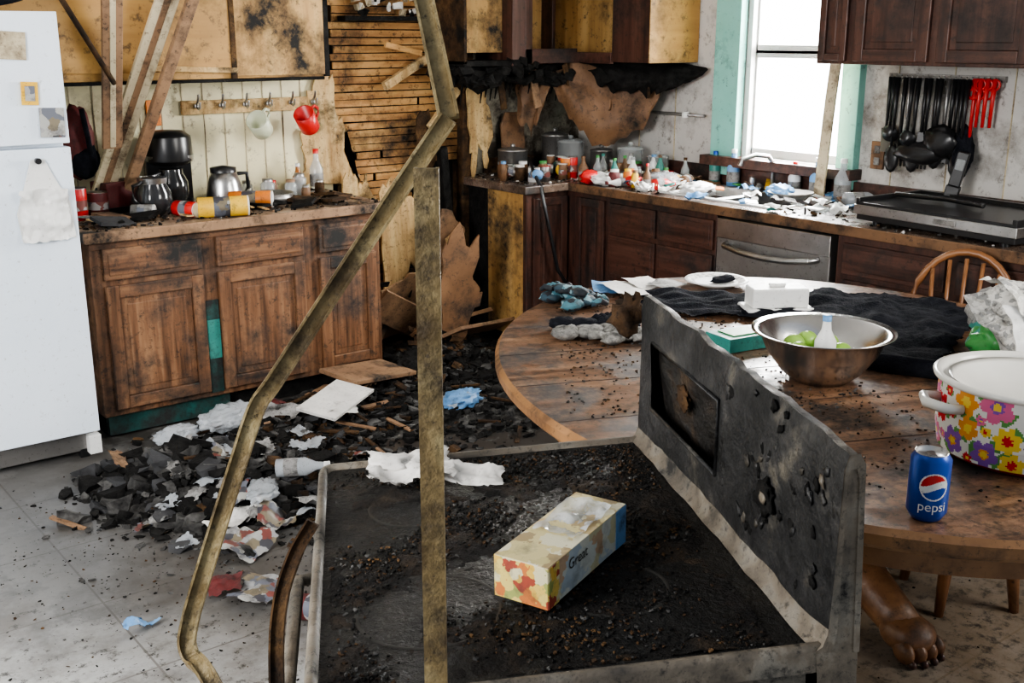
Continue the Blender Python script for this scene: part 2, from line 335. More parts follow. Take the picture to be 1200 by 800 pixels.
for x0,x1 in((1.47,1.90),(1.97,2.40),(2.48,2.79)):
    drawer(b,x0,x1,.70,.835,4.64,oakh); door(b,x0,x1,.13,.675,4.64,oak,oakh)
b.obj(bevel=.004)
b=B('teal_paint_patch'); b.bb(1.905,1.965,4.634,4.642,.12,.55,tealf); b.bb(1.905,1.965,4.632,4.640,.28,.46,tealp); b.bb(1.44,2.0,4.66,4.699,.01,.095,tealf); b.obj()
b=B('countertop'); b.bb(1.39,2.85,4.59,5.235,.872,.912,counterm); b.bb(1.39,2.85,4.585,4.60,.868,.914,tanb); b.obj(bevel=.005)
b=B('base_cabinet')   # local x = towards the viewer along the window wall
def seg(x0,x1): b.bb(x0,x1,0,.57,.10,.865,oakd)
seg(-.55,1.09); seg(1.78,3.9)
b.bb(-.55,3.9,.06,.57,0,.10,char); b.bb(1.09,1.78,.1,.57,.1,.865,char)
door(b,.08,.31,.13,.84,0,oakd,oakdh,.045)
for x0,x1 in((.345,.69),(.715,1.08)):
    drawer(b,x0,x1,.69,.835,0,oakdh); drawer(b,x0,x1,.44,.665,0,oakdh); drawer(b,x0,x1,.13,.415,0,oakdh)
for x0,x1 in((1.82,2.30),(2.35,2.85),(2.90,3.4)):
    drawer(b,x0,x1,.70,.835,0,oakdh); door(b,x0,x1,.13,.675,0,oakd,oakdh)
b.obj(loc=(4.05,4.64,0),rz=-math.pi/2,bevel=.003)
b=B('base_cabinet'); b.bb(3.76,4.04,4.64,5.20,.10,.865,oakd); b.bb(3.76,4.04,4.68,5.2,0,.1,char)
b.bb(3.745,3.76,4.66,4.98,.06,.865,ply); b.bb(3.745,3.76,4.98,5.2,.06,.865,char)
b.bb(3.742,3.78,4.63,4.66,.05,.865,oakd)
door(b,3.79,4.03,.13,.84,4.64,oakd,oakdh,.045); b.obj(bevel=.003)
b=B('dishwasher')
b.bb(1.11,1.76,-.02,.08,.12,.855,steeld); b.bb(1.11,1.76,-.025,-.01,.76,.855,steel); b.bb(1.13,1.74,.0,.08,.02,.12,blackp)
b.tube([(1.17,-.02,.74),(1.19,-.06,.735),(1.30,-.075,.72),(1.435,-.08,.715),(1.57,-.075,.72),(1.68,-.06,.735),(1.70,-.02,.74)],.014,steel,10)
b.obj(loc=(4.05,4.64,0),rz=-math.pi/2,bevel=.004)
b=B('countertop')
SX0,SX1,SY0,SY1=4.14,4.54,3.28,4.0
b.bb(3.71,4.645,4.60,5.235,.87,.912,counterr)
b.bb(4.02,4.645,SY1,4.60,.87,.912,counterr); b.bb(4.02,4.645,.75,SY0,.87,.912,counterr)
b.bb(4.02,SX0,SY0,SY1,.87,.912,counterr); b.bb(SX1,4.645,SY0,SY1,.87,.912,counterr)
b.bb(4.62,4.645,.75,4.6,.912,1.01,oakdh); b.bb(3.9,4.645,5.21,5.235,.912,1.0,charb)
b.bb(4.012,4.02,.75,4.60,.868,.914,brownb)
b.obj(bevel=.004)
b=B('kitchen_sink')
for y0,y1,m in((3.66,4.0,white),(3.28,3.64,steel)):
    b.bb(SX0,SX0+.012,y0,y1,.74,.918,m); b.bb(SX1-.012,SX1,y0,y1,.74,.918,m); b.bb(SX0,SX1,y0,y0+.012,.74,.918,m); b.bb(SX0,SX1,y1-.012,y1,.74,.918,m); b.bb(SX0,SX1,y0,y1,.73,.745,m)
b.bb(SX0-.02,SX0+.012,SY0-.02,SY1+.02,.912,.922,white); b.bb(SX1-.012,SX1+.02,SY0-.02,SY1+.02,.912,.922,steel); b.bb(SX0,SX1,3.64,3.66,.912,.922,steel)
b.tube([(4.57,3.65,.92),(4.57,3.65,1.06),(4.54,3.66,1.10),(4.46,3.68,1.11),(4.38,3.70,1.09),(4.37,3.70,1.06)],.012,steel,10)
b.cyl((4.57,3.78,.92),.018,.06,steel,12); b.cyl((4.57,3.52,.92),.018,.06,steel,12)
b.obj(bevel=.003)
# upper cabinets
b=B('upper_cabinet'); b.bb(1.10,2.72,4.94,5.235,1.50,2.40,plyg); b.bb(1.10,2.24,4.925,4.94,1.535,2.40,plyg); b.bb(2.26,2.72,4.925,4.94,1.51,2.40,ply)
b.bb(1.10,2.72,4.93,5.235,1.485,1.50,char); b.box((2.05,4.915,1.545),(.42,.012,.025),torn,(0,.04,0)); b.bb(2.235,2.262,4.92,4.94,1.5,2.4,charb); b.obj(bevel=.003)
b=B('upper_cabinet'); b.bb(2.72,2.75,4.93,5.235,1.5,2.4,char)
b.bb(3.55,3.57,4.92,5.235,1.54,2.4,charb); b.bb(3.57,3.86,4.99,5.0,1.60,2.4,ply); b.bb(3.55,3.95,4.92,5.235,1.53,1.56,char); b.bb(3.86,3.95,4.9,5.235,1.53,2.4,oakd)
b.obj(bevel=.003)
b=B('upper_cabinet') # corner, open shelf
b.bb(4.33,4.645,4.27,4.29,1.55,2.4,plyg); b.bb(4.33,4.645,4.56,4.58,1.55,2.4,ply); b.bb(4.33,4.645,5.21,5.235,1.55,2.4,ply)
b.bb(4.60,4.645,4.3,5.235,1.55,2.4,ply); b.bb(4.33,4.645,4.27,5.235,1.55,1.575,oakd); b.bb(4.33,4.645,4.27,5.235,2.38,2.4,oakd); b.bb(4.35,4.645,4.3,5.235,1.93,1.945,ply)
b.bb(4.315,4.335,4.27,4.60,1.55,2.4,oakd); b.bb(4.31,4.335,4.60,5.235,1.54,1.60,oakdh); b.bb(4.31,4.335,5.10,5.235,1.55,2.4,oakd)
b.bb(3.95,4.33,4.90,4.915,1.54,1.62,oakdh); b.bb(3.95,4.0,4.90,4.92,1.54,2.4,oakd); b.bb(3.95,4.33,5.20,5.235,1.54,2.4,ply); b.bb(3.95,4.33,4.92,5.2,1.54,1.56,oakd)
b.bb(4.27,4.645,4.265,4.272,1.55,2.4,plyg)
b.obj(bevel=.003)
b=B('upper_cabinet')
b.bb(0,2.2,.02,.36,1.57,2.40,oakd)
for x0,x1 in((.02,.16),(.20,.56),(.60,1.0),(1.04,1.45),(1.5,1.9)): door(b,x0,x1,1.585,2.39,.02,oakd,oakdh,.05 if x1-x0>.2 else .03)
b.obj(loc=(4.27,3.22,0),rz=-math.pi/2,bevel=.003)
b=B('charred_soffit'); rn=random.Random(9)
for i in range(110):
    t=rn.random(); b.rock((3.56+t*.75,5.0+rn.uniform(-.10,.15),1.52+rn.uniform(-.05,.0)-.04*math.sin(t*9)),(.06,.05,.025),char,rn)
b.tube([(3.58,5.05,1.50),(3.70,5.0,1.40),(3.85,4.98,1.47),(4.0,4.96,1.44),(4.12,4.98,1.50),(4.3,4.95,1.53)],.022,char)
b.bb(3.6,4.3,5.0,5.235,1.50,1.53,char)
for i in range(22):
    x=3.6+i*.034; b.tube([(x,5.02,1.5),(x+.01,5.02,1.45),(x-.01,5.02,1.42-rn.uniform(0,.10))],[.014,.009,.003],char,6)
b.obj()
def droop(name,x0,x1,y0,y1,dep,mat,seed,pw=.8,lean=.1):
    b=B(name); n=34; m=12; vs=[];fs=[]
    for i in range(n+1):
        t=i/n; zt=1.545; zb=1.50-dep*math.sin(math.pi*min(1,t*1.02))**pw+.06*noise.noise(Vector((t*14,3,seed)))+.03*noise.noise(Vector((t*50,3,seed)))
        for j in range(m+1):
            w=j/m; vs.append((x0+(x1-x0)*t+.03*noise.noise(Vector((t*5,w*3,1+seed))),y0+(y1-y0)*t-lean*math.sin(w*2.6)+.03*noise.noise(Vector((t*6,w*5,7+seed))),zt+(zb-zt)*w))
    for i in range(n):
        for j in range(m): a=i*(m+1)+j; fs.append((a,a+m+1,a+m+2,a+1))
    b.add(vs,fs,mat,True); return b.obj()
droop('drooped_panel',4.20,4.60,5.10,4.42,.42,brownb,0,1.0)
droop('drooped_panel',4.02,4.22,5.16,5.02,.34,brownb,4,.9,.05)
droop('drooped_panel',4.3,4.6,4.86,4.32,.12,char,9,.5,.16)
b=B('hanging_board'); rn=random.Random(15)
for i,(x,y,z,l,w,m,r) in enumerate(((4.08,4.98,1.42,.26,.05,tanb,(.2,1.3,.2)),(4.30,4.92,1.38,.34,.04,charb,(.1,1.15,.3)),(4.44,4.72,1.42,.30,.05,brownb,(.1,-1.2,.6)),(4.50,4.50,1.46,.24,.035,charb,(.1,-.9,.9)),(3.86,5.0,1.40,.22,.04,charb,(0,1.4,0)))): b.box((x,y,z),(l,.012,w),m,r)
b.obj(bevel=.002)
b=B('fallen_cabinet_board'); b.prism([(0,0),(.17,0),(.17,.26),(.13,.33),(.04,.33),(0,.26)],.015,brownb,Matrix.Translation((4.00,5.17,.93))@Euler((1.45,0,0)).to_matrix().to_4x4()); b.obj(bevel=.003)
b=B('curtain_rod'); b.tube([(4.62,4.85,1.28),(4.60,4.5,1.27),(4.60,4.16,1.27)],.009,steeld); b.cyl((4.60,4.3,1.255),.02,.03,white); b.obj()
# ---------------------------------------------------------------- fridge
b=B('refrigerator'); b.bb(.55,1.33,4.52,4.91,.03,1.78,fridgew); b.bb(.55,1.335,4.45,4.51,.12,1.28,fridgew); b.bb(.55,1.335,4.45,4.51,1.295,1.78,fridgew) 
b.bb(.56,1.325,4.50,4.53,.03,.11,steeld); b.bb(1.29,1.34,4.46,4.52,.02,.10,white)
b.tube([(.60,4.45,.6),(.60,4.40,.65),(.60,4.40,1.15),(.60,4.45,1.2)],.012,fridgew)
for x0,x1 in((.6,.64),(1.26,1.3)): b.bb(x0,x1,4.5,4.54,0,.04,blackp); b.bb(x0,x1,4.8,4.84,0,.04,blackp)
b.obj(bevel=.012,seg=3)
b=B('magnet_paper'); b.box((1.13,4.443,1.66),(.16,.004,.10),creamb,(0,.06,0)); b.obj()
b=B('magnet_photo'); b.box((1.205,4.443,1.485),(.06,.006,.085),yellow,(0,.05,0)); b.box((1.205,4.438,1.485),(.035,.004,.055),magz,(0,.05,0)); b.obj()
b=B('magnet_photo'); b.box((1.275,4.443,1.375),(.09,.005,.11),magz,(0,.04,0)); b.obj()
b=B('plastic_bag'); 
b.prism([(-.09,-.16),(.02,-.15),(.11,-.16),(.10,-.02),(.05,.08),(.02,.15),(-.03,.15),(-.06,.06),(-.10,-.05)],.004,white,B.M((1.21,4.445,1.09),(math.pi/2,0,0)))
b.sheet((1.21,4.430,1.03),.18,.20,white,(math.pi/2,0,0),.018,14,20,4,jag=.01); b.cyl((1.205,4.445,1.235),.012,.02,blackp,12,(math.pi/2,0,0)); b.obj()
b=B('clutter_on_refrigerator'); b.blob((1.0,4.7,1.84),(.3,.15,.06),blackf); b.obj()
# ---------------------------------------------------------------- leaning boards
def board(name,p0,p1,w,t,mat,wd=(1,0,0),mat2=None):
    b=B(name); b.strip([p0,p1],w,t,mat,wd)
    if mat2:
        o=Vector((0,-.018,0)); b.strip([Vector(p0)+o,Vector(p1)+o],w*.3,.006,mat2,wd)
    return b.obj(bevel=.004)
board('fallen_door_casing',(1.63,5.15,.93),(2.05,4.5,2.44),.10,.02,creamb,mat2=tanb)
board('fallen_door_casing',(1.73,5.12,.93),(2.14,4.46,2.44),.05,.03,tanb)
board('fallen_door_casing',(1.67,4.98,1.22),(1.60,4.45,2.44),.085,.02,tanb,mat2=creamb)
b=B('curtain_pole'); b.tube([(1.28,4.5,2.0),(1.63,4.75,1.5)],.011,charb); b.obj()
b=B('coat_hook_rail'); b.bb(2.10,2.87,5.215,5.236,1.325,1.39,torn)
for i in range(6):
    xx=2.17+i*.125; b.cyl((xx,5.212,1.365),.012,.01,steel,10,(math.pi/2,0,0)); b.tube([(xx,5.21,1.365),(xx,5.18,1.35),(xx,5.165,1.36),(xx,5.16,1.385)],.006,steel,8); b.tube([(xx,5.21,1.365),(xx,5.185,1.39),(xx,5.175,1.42)],.006,steel,8)
b.obj(bevel=.002)
def mug(name,c,mat,s=1,r=(0,0,0)):
    b=B(name); b.lathe([(0.001,0),(.035*s,0),(.04*s,.01),(.042*s,.095*s),(.038*s,.095*s),(.036*s,.012),(0.001,.01)],(0,0,0),mat,24)
    b.tube([(.04*s,0,.02*s),(.065*s,0,.03*s),(.072*s,0,.05*s),(.062*s,0,.075*s),(.04*s,0,.082*s)],.006*s,mat,8)
    return b.obj(loc=c,rot=r)
mug('hanging_mug',(2.47,5.12,1.235),mk('mug_cream',(.60,.62,.45),rough=.3),1.25,(.5,-.9,.2))
mug('hanging_mug',(2.73,5.12,1.235),red,1.25,(.4,-.7,.1))
b=B('wall_phone_plate'); b.bb(1.93,2.0,5.225,5.237,1.28,1.40,orange); b.obj(bevel=.004)
b=B('wall_outlet'); b.bb(4.635,4.65,3.06,3.13,1.08,1.21,brownb); b.bb(4.63,4.64,3.08,3.11,1.10,1.135,paperd); b.bb(4.63,4.64,3.08,3.11,1.155,1.19,paperd); b.obj(bevel=.003)
b=B('backpack'); b.blob((1.58,5.17,1.23),(.08,.06,.16),redd,amp=.1); b.blob((1.60,5.15,1.15),(.07,.05,.08),blackf,amp=.1); b.tube([(1.6,5.12,1.38),(1.61,5.1,1.25),(1.63,5.12,1.1)],.012,blackf); b.obj()
# ---------------------------------------------------------------- left counter things
ZC=.913
b=B('coffee_maker'); 
b.bb(-.10,.10,-.11,.12,0,.035,blackp); b.bb(-.10,.10,.03,.12,.03,.30,blackp)
b.lathe([(.001,.34),(.07,.335),(.105,.31),(.11,.20),(.08,.18),(.001,.18)],(0,0,.02),blackp,24,sx=1,sy=1.05)
b.lathe([(.001,.0),(.06,.0),(.075,.03),(.075,.09),(.055,.13),(.055,.15),(.001,.15)],(0,-.04,.036),mk('carafe',(.02,.02,.02),rough=.08),24)
b.tube([(-.05,-.08,.17),(-.10,-.12,.16),(-.11,-.13,.11),(-.07,-.1,.07)],.009,blackp); b.lathe([(.111,.20),(.112,.225)],(0,0,.02),steel,24)
b.obj(loc=(1.965,5.08,ZC),rz=-.3,bevel=.006)
b=B('glass_carafe'); b.lathe([(.001,0),(.07,0),(.085,.04),(.08,.10),(.06,.14),(.062,.165),(.001,.17)],(0,0,0),mk('carafe2',(.03,.03,.032),rough=.1),24); b.lathe([(.063,.14),(.066,.165)],(0,0,0),steel)
b.tube([(-.06,-.03,.15),(-.11,-.06,.14),(-.115,-.06,.08),(-.08,-.04,.05)],.009,blackp); b.obj(loc=(1.82,4.93,ZC+.0))
b=B('steel_kettle'); b.lathe([(.001,0),(.085,0),(.09,.02),(.075,.11),(.06,.155),(.001,.165)],(0,0,0),steel,28); b.lathe([(.061,.15),(.062,.175),(.001,.185)],(0,0,0),blackp,24)
b.tube([(.07,0,.14),(.12,0,.14),(.125,0,.07),(.09,0,.04)],.01,blackp); b.obj(loc=(2.20,5.02,ZC))
def can(name,c,r,h,m,mt=steel,rot=(0,0,0)):
    b=B(name); b.lathe([(.001,0),(r,0),(r,h*.97),(r*.93,h)],(0,0,0),m,24); b.lathe([(r*.95,h),(.001,h)],(0,0,0),mt,24); b.lathe([(r*1.01,h*.97),(r*1.01,h)],(0,0,0),mt,24)
    b.lathe([(r*1.005,h*.3),(r*1.005,h*.62)],(0,0,0),magz,24); return b.obj(loc=c,rot=rot)
def rollcan(name,x,y,r,h,m,az): return can(name,(x,y,ZC+r),r,h,m,white,(math.pi/2,0,az))
rollcan('snack_canister',1.93,4.70,.045,.22,yellow,1.25); rollcan('snack_canister',2.16,4.88,.04,.2,orange,1.0)
rollcan('food_can',1.88,4.82,.035,.13,red,.4); can('food_can',(1.60,5.02,ZC),.045,.11,redd); can('food_can',(1.50,4.98,ZC),.04,.14,red); rollcan('food_can',1.70,4.88,.03,.1,paperd,.9)
b=B('toaster'); b.bb(-.11,.11,-.07,.07,0,.14,redd); b.bb(-.09,.09,-.03,-.01,.135,.142,blackp); b.bb(-.09,.09,.015,.035,.135,.142,blackp); b.bb(-.12,-.13,-.015,.015,.08,.12,blackp); b.bb(-.115,.115,-.075,.075,.0,.03,blackp); b.obj(loc=(1.74,5.12,ZC),rz=.2,bevel=.015,seg=3)
def jar(name,x,y,r,h,m=None,lid=steeld,z=ZC):
    b=B(name); b.lathe([(.001,0),(r,0),(r,h*.75),(r*.7,h*.85),(r*.7,h*.9)],(0,0,0),m or glass,20); b.lathe([(r*.75,h*.86),(r*.75,h),(.001,h)],(0,0,0),lid,20); return b.obj(loc=(x,y,z))
jar('glass_jar',2.44,5.05,.035,.10); jar('glass_jar',2.55,5.02,.03,.09,lid=tanb); jar('glass_jar',2.63,5.08,.035,.11)
jar('spice_jar',2.50,5.12,.025,.08,brownb,red); jar('glass_jar',2.36,5.12,.03,.09); jar('spice_jar',2.70,5.0,.025,.08,charb,steeld); jar('spice_jar',2.58,4.92,.022,.07,brownb,steeld)
def bottle(name,x,y,r,h,m,cap,z=ZC,rot=(0,0,0)):
    b=B(name); b.lathe([(.001,0),(r,0),(r,h*.55),(r*.45,h*.75),(r*.35,h*.92)],(0,0,0),m,20); b.lathe([(r*.42,h*.9),(r*.42,h),(.001,h)],(0,0,0),cap,16); b.lathe([(r*1.01,h*.15),(r*1.01,h*.42)],(0,0,0),paperd,20); return b.obj(loc=(x,y,z),rot=rot)
bottle('sauce_bottle',2.75,5.12,.035,.22,glass,red); bottle('sauce_bottle',2.66,5.15,.028,.15,mk('amber',(.3,.1,.02),rough=.15),white)
b=B('saucepan'); b.lathe([(.001,0),(.09,0),(.1,.05),(.097,.05),(.088,.006),(.001,.006)],(0,0,0),steeld,28); b.tube([(.1,0,.045),(.26,.02,.05)],.008,blackp); b.obj(loc=(2.40,4.92,ZC),rz=2.9)
def rubble(name,n,fx,sz,mats,seed,flat=.5):
    b=B(name); rn=random.Random(seed)
    for i in range(n):
        x,y,z=fx(rn); k=rn.uniform(.4,1.3)*sz; b.rock((x,y,z+k*flat*.5),(k,k*rn.uniform(.5,1),k*flat),rn.choice(mats),rn)
    return b.obj()
rubble('counter_debris',700,lambda r:(r.uniform(1.42,2.83),r.uniform(4.62,5.2),ZC-.002),.011,[char,ash,charb,char,ash,tanb],11)
b=B('charred_shingle'); rn=random.Random(2)
for x,y,m in((1.56,4.72,slate),(1.7,4.80,char),(1.60,4.85,tanb),(2.3,4.8,char),(2.5,4.82,charb),(2.7,4.85,charb),(2.0,4.9,char),(2.45,4.7,char),(2.62,4.72,charb)): b.box((x,y,ZC+.02),(.16,.1,.015),m,(rn.uniform(-.2,.2),rn.uniform(-.15,.15),rn.uniform(0,3)))
for i in range(26): b.box((rn.uniform(1.45,2.8),rn.uniform(4.66,5.1),ZC+.018),(rn.uniform(.06,.2),rn.uniform(.008,.03),.006),rn.choice([tanb,torn,charb,char,paperd]),(rn.uniform(-.1,.1),rn.uniform(-.1,.1),rn.uniform(0,3)))
b.obj()
# ---------------------------------------------------------------- right counter things
rn=random.Random(21)
cm=[red,yellow,orange,green,white,brownb,redd,bluel,tealp,paper,steeld,charb,paperd,white,glass,brownb]
for i in range(30):
    x=rn.uniform(3.78,4.25); y=rn.uniform(4.68,5.12); r=rn.uniform(.020,.034); h=rn.uniform(.07,.12)
    if i%3==0: jar('spice_jar',x,y,r,h,rn.choice([brownb,glass,charb]),rn.choice(cm))
    elif i%3==1: can('spice_tin',(x,y,ZC),r,h,rn.choice(cm),rn.choice([white,steeld,red]))
    else: can('spice_tin',(x,y-.03,ZC+r+.02),r,h,rn.choice(cm),rn.choice([white,paperd]),(math.pi/2,0,rn.uniform(0,3)))
def canister(x,y,r,h,m=steeld,name='canister'):
    b=B(name); b.lathe([(.001,0),(r,0),(r*1.02,h*.05),(r,h),(r*1.04,h*1.01),(r*1.03,h*1.06),(r*.5,h*1.13),(.001,h*1.15)],(0,0,0),m,28); b.lathe([(.001,0),(.012,0),(.016,.015),(.001,.022)],(0,0,h*1.14),m,12); return b.obj(loc=(x,y,ZC))
canister(3.98,5.05,.085,.14); canister(4.36,4.98,.08,.17,glass,'glass_canister'); canister(4.44,4.80,.065,.13,steeld); canister(4.50,4.62,.075,.15,glass,'glass_canister'); canister(4.34,5.1,.08,.2,steeld); canister(4.52,4.42,.06,.12,glass,'glass_canister')
b=B('hanging_hose'); b.tube([(3.98,4.9,1.02),(3.86,4.72,.98),(3.82,4.60,.90),(3.84,4.56,.7),(3.90,4.55,.45),(4.0,4.53,.30)],.011,blackp,8); b.obj()
b=B('plastic_grocery_bag'); b.blob((4.13,4.42,ZC+.03),(.11,.09,.035),white,(0,0,.4),.12,3,3,4,.35); b.blob((4.06,4.48,ZC+.04),(.06,.05,.04),red,(0,0,.2),.12,3,5,3,.3); b.blob((4.19,4.28,ZC+.03),(.05,.05,.03),red,(0,0,.2),.12,3,6,3,.3); b.obj()
b=B('plastic_wrap'); b.blob((4.30,4.16,ZC+.035),(.13,.10,.04),glassc,(0,0,.1),.12,3.5,8,4,.4); b.blob((4.12,4.12,ZC+.02),(.08,.05,.025),white,(0,0,.7),.12,3,9,4,.3); b.obj()
for i in range(44):
    x=rn.uniform(4.08,4.50); y=rn.uniform(4.06,4.7); r=rn.uniform(.018,.034)
    [lambda:can('food_can',(x,y,ZC+r),r,rn.uniform(.07,.12),rn.choice(cm),rn.choice([white,steeld]),(math.pi/2,0,rn.uniform(0,3))),lambda:jar('spice_jar',x,y,r,.09,rn.choice(cm+[glass]),rn.choice(cm)),lambda:bottle('spice_bottle',x,y,r,.14,rn.choice([glass,white,tealp,brownb]),rn.choice(cm)),
     lambda:bottle('spice_bottle',x,y,r,.14,rn.choice([glassc,white,red,bluel]),rn.choice(cm),ZC+r,(math.pi/2,0,rn.uniform(0,6)))][i%4]()
b=B('kitchen_clutter')
for i in range(170):
    x=rn.uniform(4.05,4.58); y=rn.uniform(3.0,4.7)
    if 3.28<y<4.0 and x<4.54 and rn.random()<.75: continue
    k=rn.random()
    if k<.35: b.box((x,y,ZC+.012+rn.uniform(0,.03)),(rn.uniform(.04,.12),rn.uniform(.02,.06),.006),rn.choice(cm),(rn.uniform(-.4,.4),rn.uniform(-.4,.4),rn.uniform(0,3)))
    elif k<.6: b.tube([(x,y,ZC+.01),(x+rn.uniform(-.1,.06),y+rn.uniform(-.1,.1),ZC+rn.uniform(.01,.05))],.005,rn.choice([steel,blackp,white,tanb]),6)
    elif k<.8: b.cyl((x,y,ZC+rn.uniform(0,.03)),rn.uniform(.015,.035),.012,rn.choice(cm),16,(rn.uniform(-.5,.5),rn.uniform(-.5,.5),0))
    else: b.sheet((x,y,ZC+.02),.10,.08,rn.choice([paper,white,paperd,bluel]),(0,0,rn.uniform(0,3)),.02,22,8,i)
b.obj()
bottle('dish_soap_bottle',4.58,3.92,.035,.2,bluel,white); bottle('water_bottle',4.56,3.22,.04,.21,glassc,white); bottle('dish_soap_bottle',4.58,4.05,.03,.18,tealp,blue)
bottle('water_bottle',4.45,3.12,.035,.2,glassc,bluel,ZC+.035,(math.pi/2,0,1.1)); bottle('cleaning_bottle',4.58,3.38,.04,.2,bluel,white); bottle('cleaning_bottle',4.58,3.52,.032,.17,white,red)
b=B('dish_cloth'); b.blob((4.24,3.86,.94),(.12,.08,.035),white,(0,0,.3),.12,3,12,4,.35); b.blob((4.44,3.50,.95),(.08,.07,.035),bluel,(0,0,.3),.12,3,13,4,.35); b.obj()
b=B('paper_plate_stack'); b.lathe([(.001,0),(.07,.0),(.11,.02)],(4.40,3.40,.925),white,24); b.lathe([(.001,.01),(.07,.01),(.11,.03)],(4.40,3.40,.93),paper,24); b.obj()
rubble('counter_debris',700,lambda r:(lambda t:((r.uniform(3.74,4.6),r.uniform(4.64,5.2),ZC-.002) if t<.4 else (r.uniform(4.05,4.6),r.uniform(3.98,4.64),ZC-.002) if t<.7 else (r.uniform(4.05,4.6),r.uniform(1.6,3.2),ZC-.002)))(r.random()),.009,[char,ash,charb,paper,char,ash],13)
b=B('fallen_window_strip'); b.strip([(4.52,3.33,.915),(4.52,3.30,1.4),(4.53,3.27,1.85),(4.53,3.26,2.4)],.055,.012,creamb,(0,1,0)); b.obj()
b=B('electric_griddle'); b.bb(-.37,.37,-.21,.21,.02,.06,blackp); b.bb(-.38,.38,-.22,.22,.045,.085,steel); b.bb(-.375,.375,-.215,.215,.082,.097,blackp); b.bb(-.375,-.355,-.215,.215,.09,.114,blackp); b.bb(.355,.375,-.215,.215,.09,.114,blackp); b.bb(-.375,.375,.195,.215,.09,.114,blackp)
b.tube([(-.36,-.13,.07),(-.42,-.12,.075),(-.42,.12,.075),(-.36,.13,.07)],.014,blackp); b.tube([(.36,-.13,.07),(.42,-.12,.075),(.42,.12,.075),(.36,.13,.07)],.014,blackp)
for sx in(-.3,.3):
    for sy in(-.16,.16): b.cyl((sx,sy,0),.02,.03,blackp,12)
b.bb(.02,.12,-.226,-.218,.055,.075,steeld); b.tube([(-.34,.0,.115),(-.1,.02,.12),(.1,-.02,.12)],.012,blackp)
b.obj(loc=(4.27,2.42,ZC),rz=-math.pi/2-.08,bevel=.006)
b=B('cordless_handset'); b.bb(-.03,.03,-.02,.02,0,.05,blackp); b.bb(-.025,.025,-.02,.02,.05,.2,blackp); b.bb(-.018,.018,-.024,-.015,.12,.17,glass); b.obj(loc=(4.5,2.62,ZC+.10),rot=(0,.2,-1.2),bevel=.01)
b=B('utensil_rack'); b.bb(4.625,4.645,2.50,3.06,1.50,1.525,steeld); rn=random.Random(4)
for i in range(20):
    y=3.03-i*.0265; L=rn.uniform(.22,.33) if i<17 else .2; xx=4.605-rn.uniform(0,.04)
    b.tube([(4.63,y,1.51),(4.60,y,1.50),(4.60,y,1.52)],.003,steel,6)
    m=blackp if i<16 else red
    if i in(4,11): m=steeld
    b.tube([(xx,y,1.51),(xx,y+.004,1.51-L*.45),(xx,y+.006,1.51-L)],[.013,.009,.007],m,8)
    z=1.51-L
    if i<16:
        k=i%4
        if k==0: b.box((xx,y,z-.04),(.006,.075,.11),blackp,(rn.uniform(-.2,.2),0,rn.uniform(-.5,.5)))
        elif k==1: b.lathe([(.001,-.02),(.03,-.012),(.042,.01)],(xx-.01,y,z-.03),blackp,16,(0,1.2,0))
        elif k==2: b.blob((xx,y,z-.045),(.012,.038,.065),blackp,amp=.02,sub=2)
        else:
            for q in range(4): b.box((xx,y-.027+q*.018,z-.045),(.005,.008,.10),blackp)
    else:
        b.lathe([(.018,-.004),(.026,-.004),(.026,.004),(.018,.004),(.018,-.004)],(xx,y-.0,1.49),red,14,(0,math.pi/2,0)); b.lathe([(.018,-.004),(.026,-.004),(.026,.004),(.018,.004),(.018,-.004)],(xx,y+.03,1.45),red,14,(0,math.pi/2,0))
b.blob((4.59,2.64,1.20),(.03,.05,.11),blackf,amp=.15); b.blob((4.57,2.84,1.18),(.03,.12,.05),blackp,amp=.1); b.blob((4.57,2.74,1.24),(.03,.08,.07),blackp,amp=.15)
b.obj()
# ---------------------------------------------------------------- table
b=B('dining_table')
tw=mk('table_wood',[(.07,.038,.022),(.185,.098,.055),(.30,.178,.105)],(2.2,26,26),.30,soot=.42,ss=5,bump=.12,bs=50,speck=.6)
tr=mk('table_rim',[(.18,.085,.035),(.34,.175,.075)],(8,8,8),.35,soot=.26,ss=5)
ft=mk('carved_foot_oak',[(.05,.022,.010),(.15,.068,.030),(.24,.12,.055)],(9,9,9),.4,soot=.22,ss=6,bump=.2)
N=96; a1,b1=1.25,.985
def ell(k,off=0): return [((b1+off)*math.cos(2*math.pi*i/k),(a1+off)*math.sin(2*math.pi*i/k)) for i in range(k)]
for off0,z0,off1,z1,m in((-.012,.70,0,.712,tr),(0,.712,0,.735,tr),(0,.735,-.012,.748,tr),(-.10,.62,-.10,.702,tr)):
    e0=ell(N,off0);e1=ell(N,off1); b.add([(x,y,z0) for x,y in e0]+[(x,y,z1) for x,y in e1],[(i,(i+1)%N,N+(i+1)%N,N+i) for i in range(N)],m,True)
e=ell(N,-.012)
b.add([(x,y,.748) for x,y in e],[tuple(range(N))],tw); b.add([(x,y,.70) for x,y in e],[tuple(range(N))[::-1]],tr); 
sm=mk('seam',(.02,.012,.008))
for yy in(-.62,-.31,0,.31,.62):
    w=b1*math.sqrt(1-(yy/a1)**2)-.015; b.bb(-w,w,yy-.002,yy+.002,.747,.7488,sm)
b.lathe([(.16,.70),(.16,.66),(.07,.60),(.06,.5),(.11,.42),(.13,.35),(.10,.25),(.07,.2),(.10,.16),(.11,.10),(.001,.10)],(0,0,0),oakh,28)
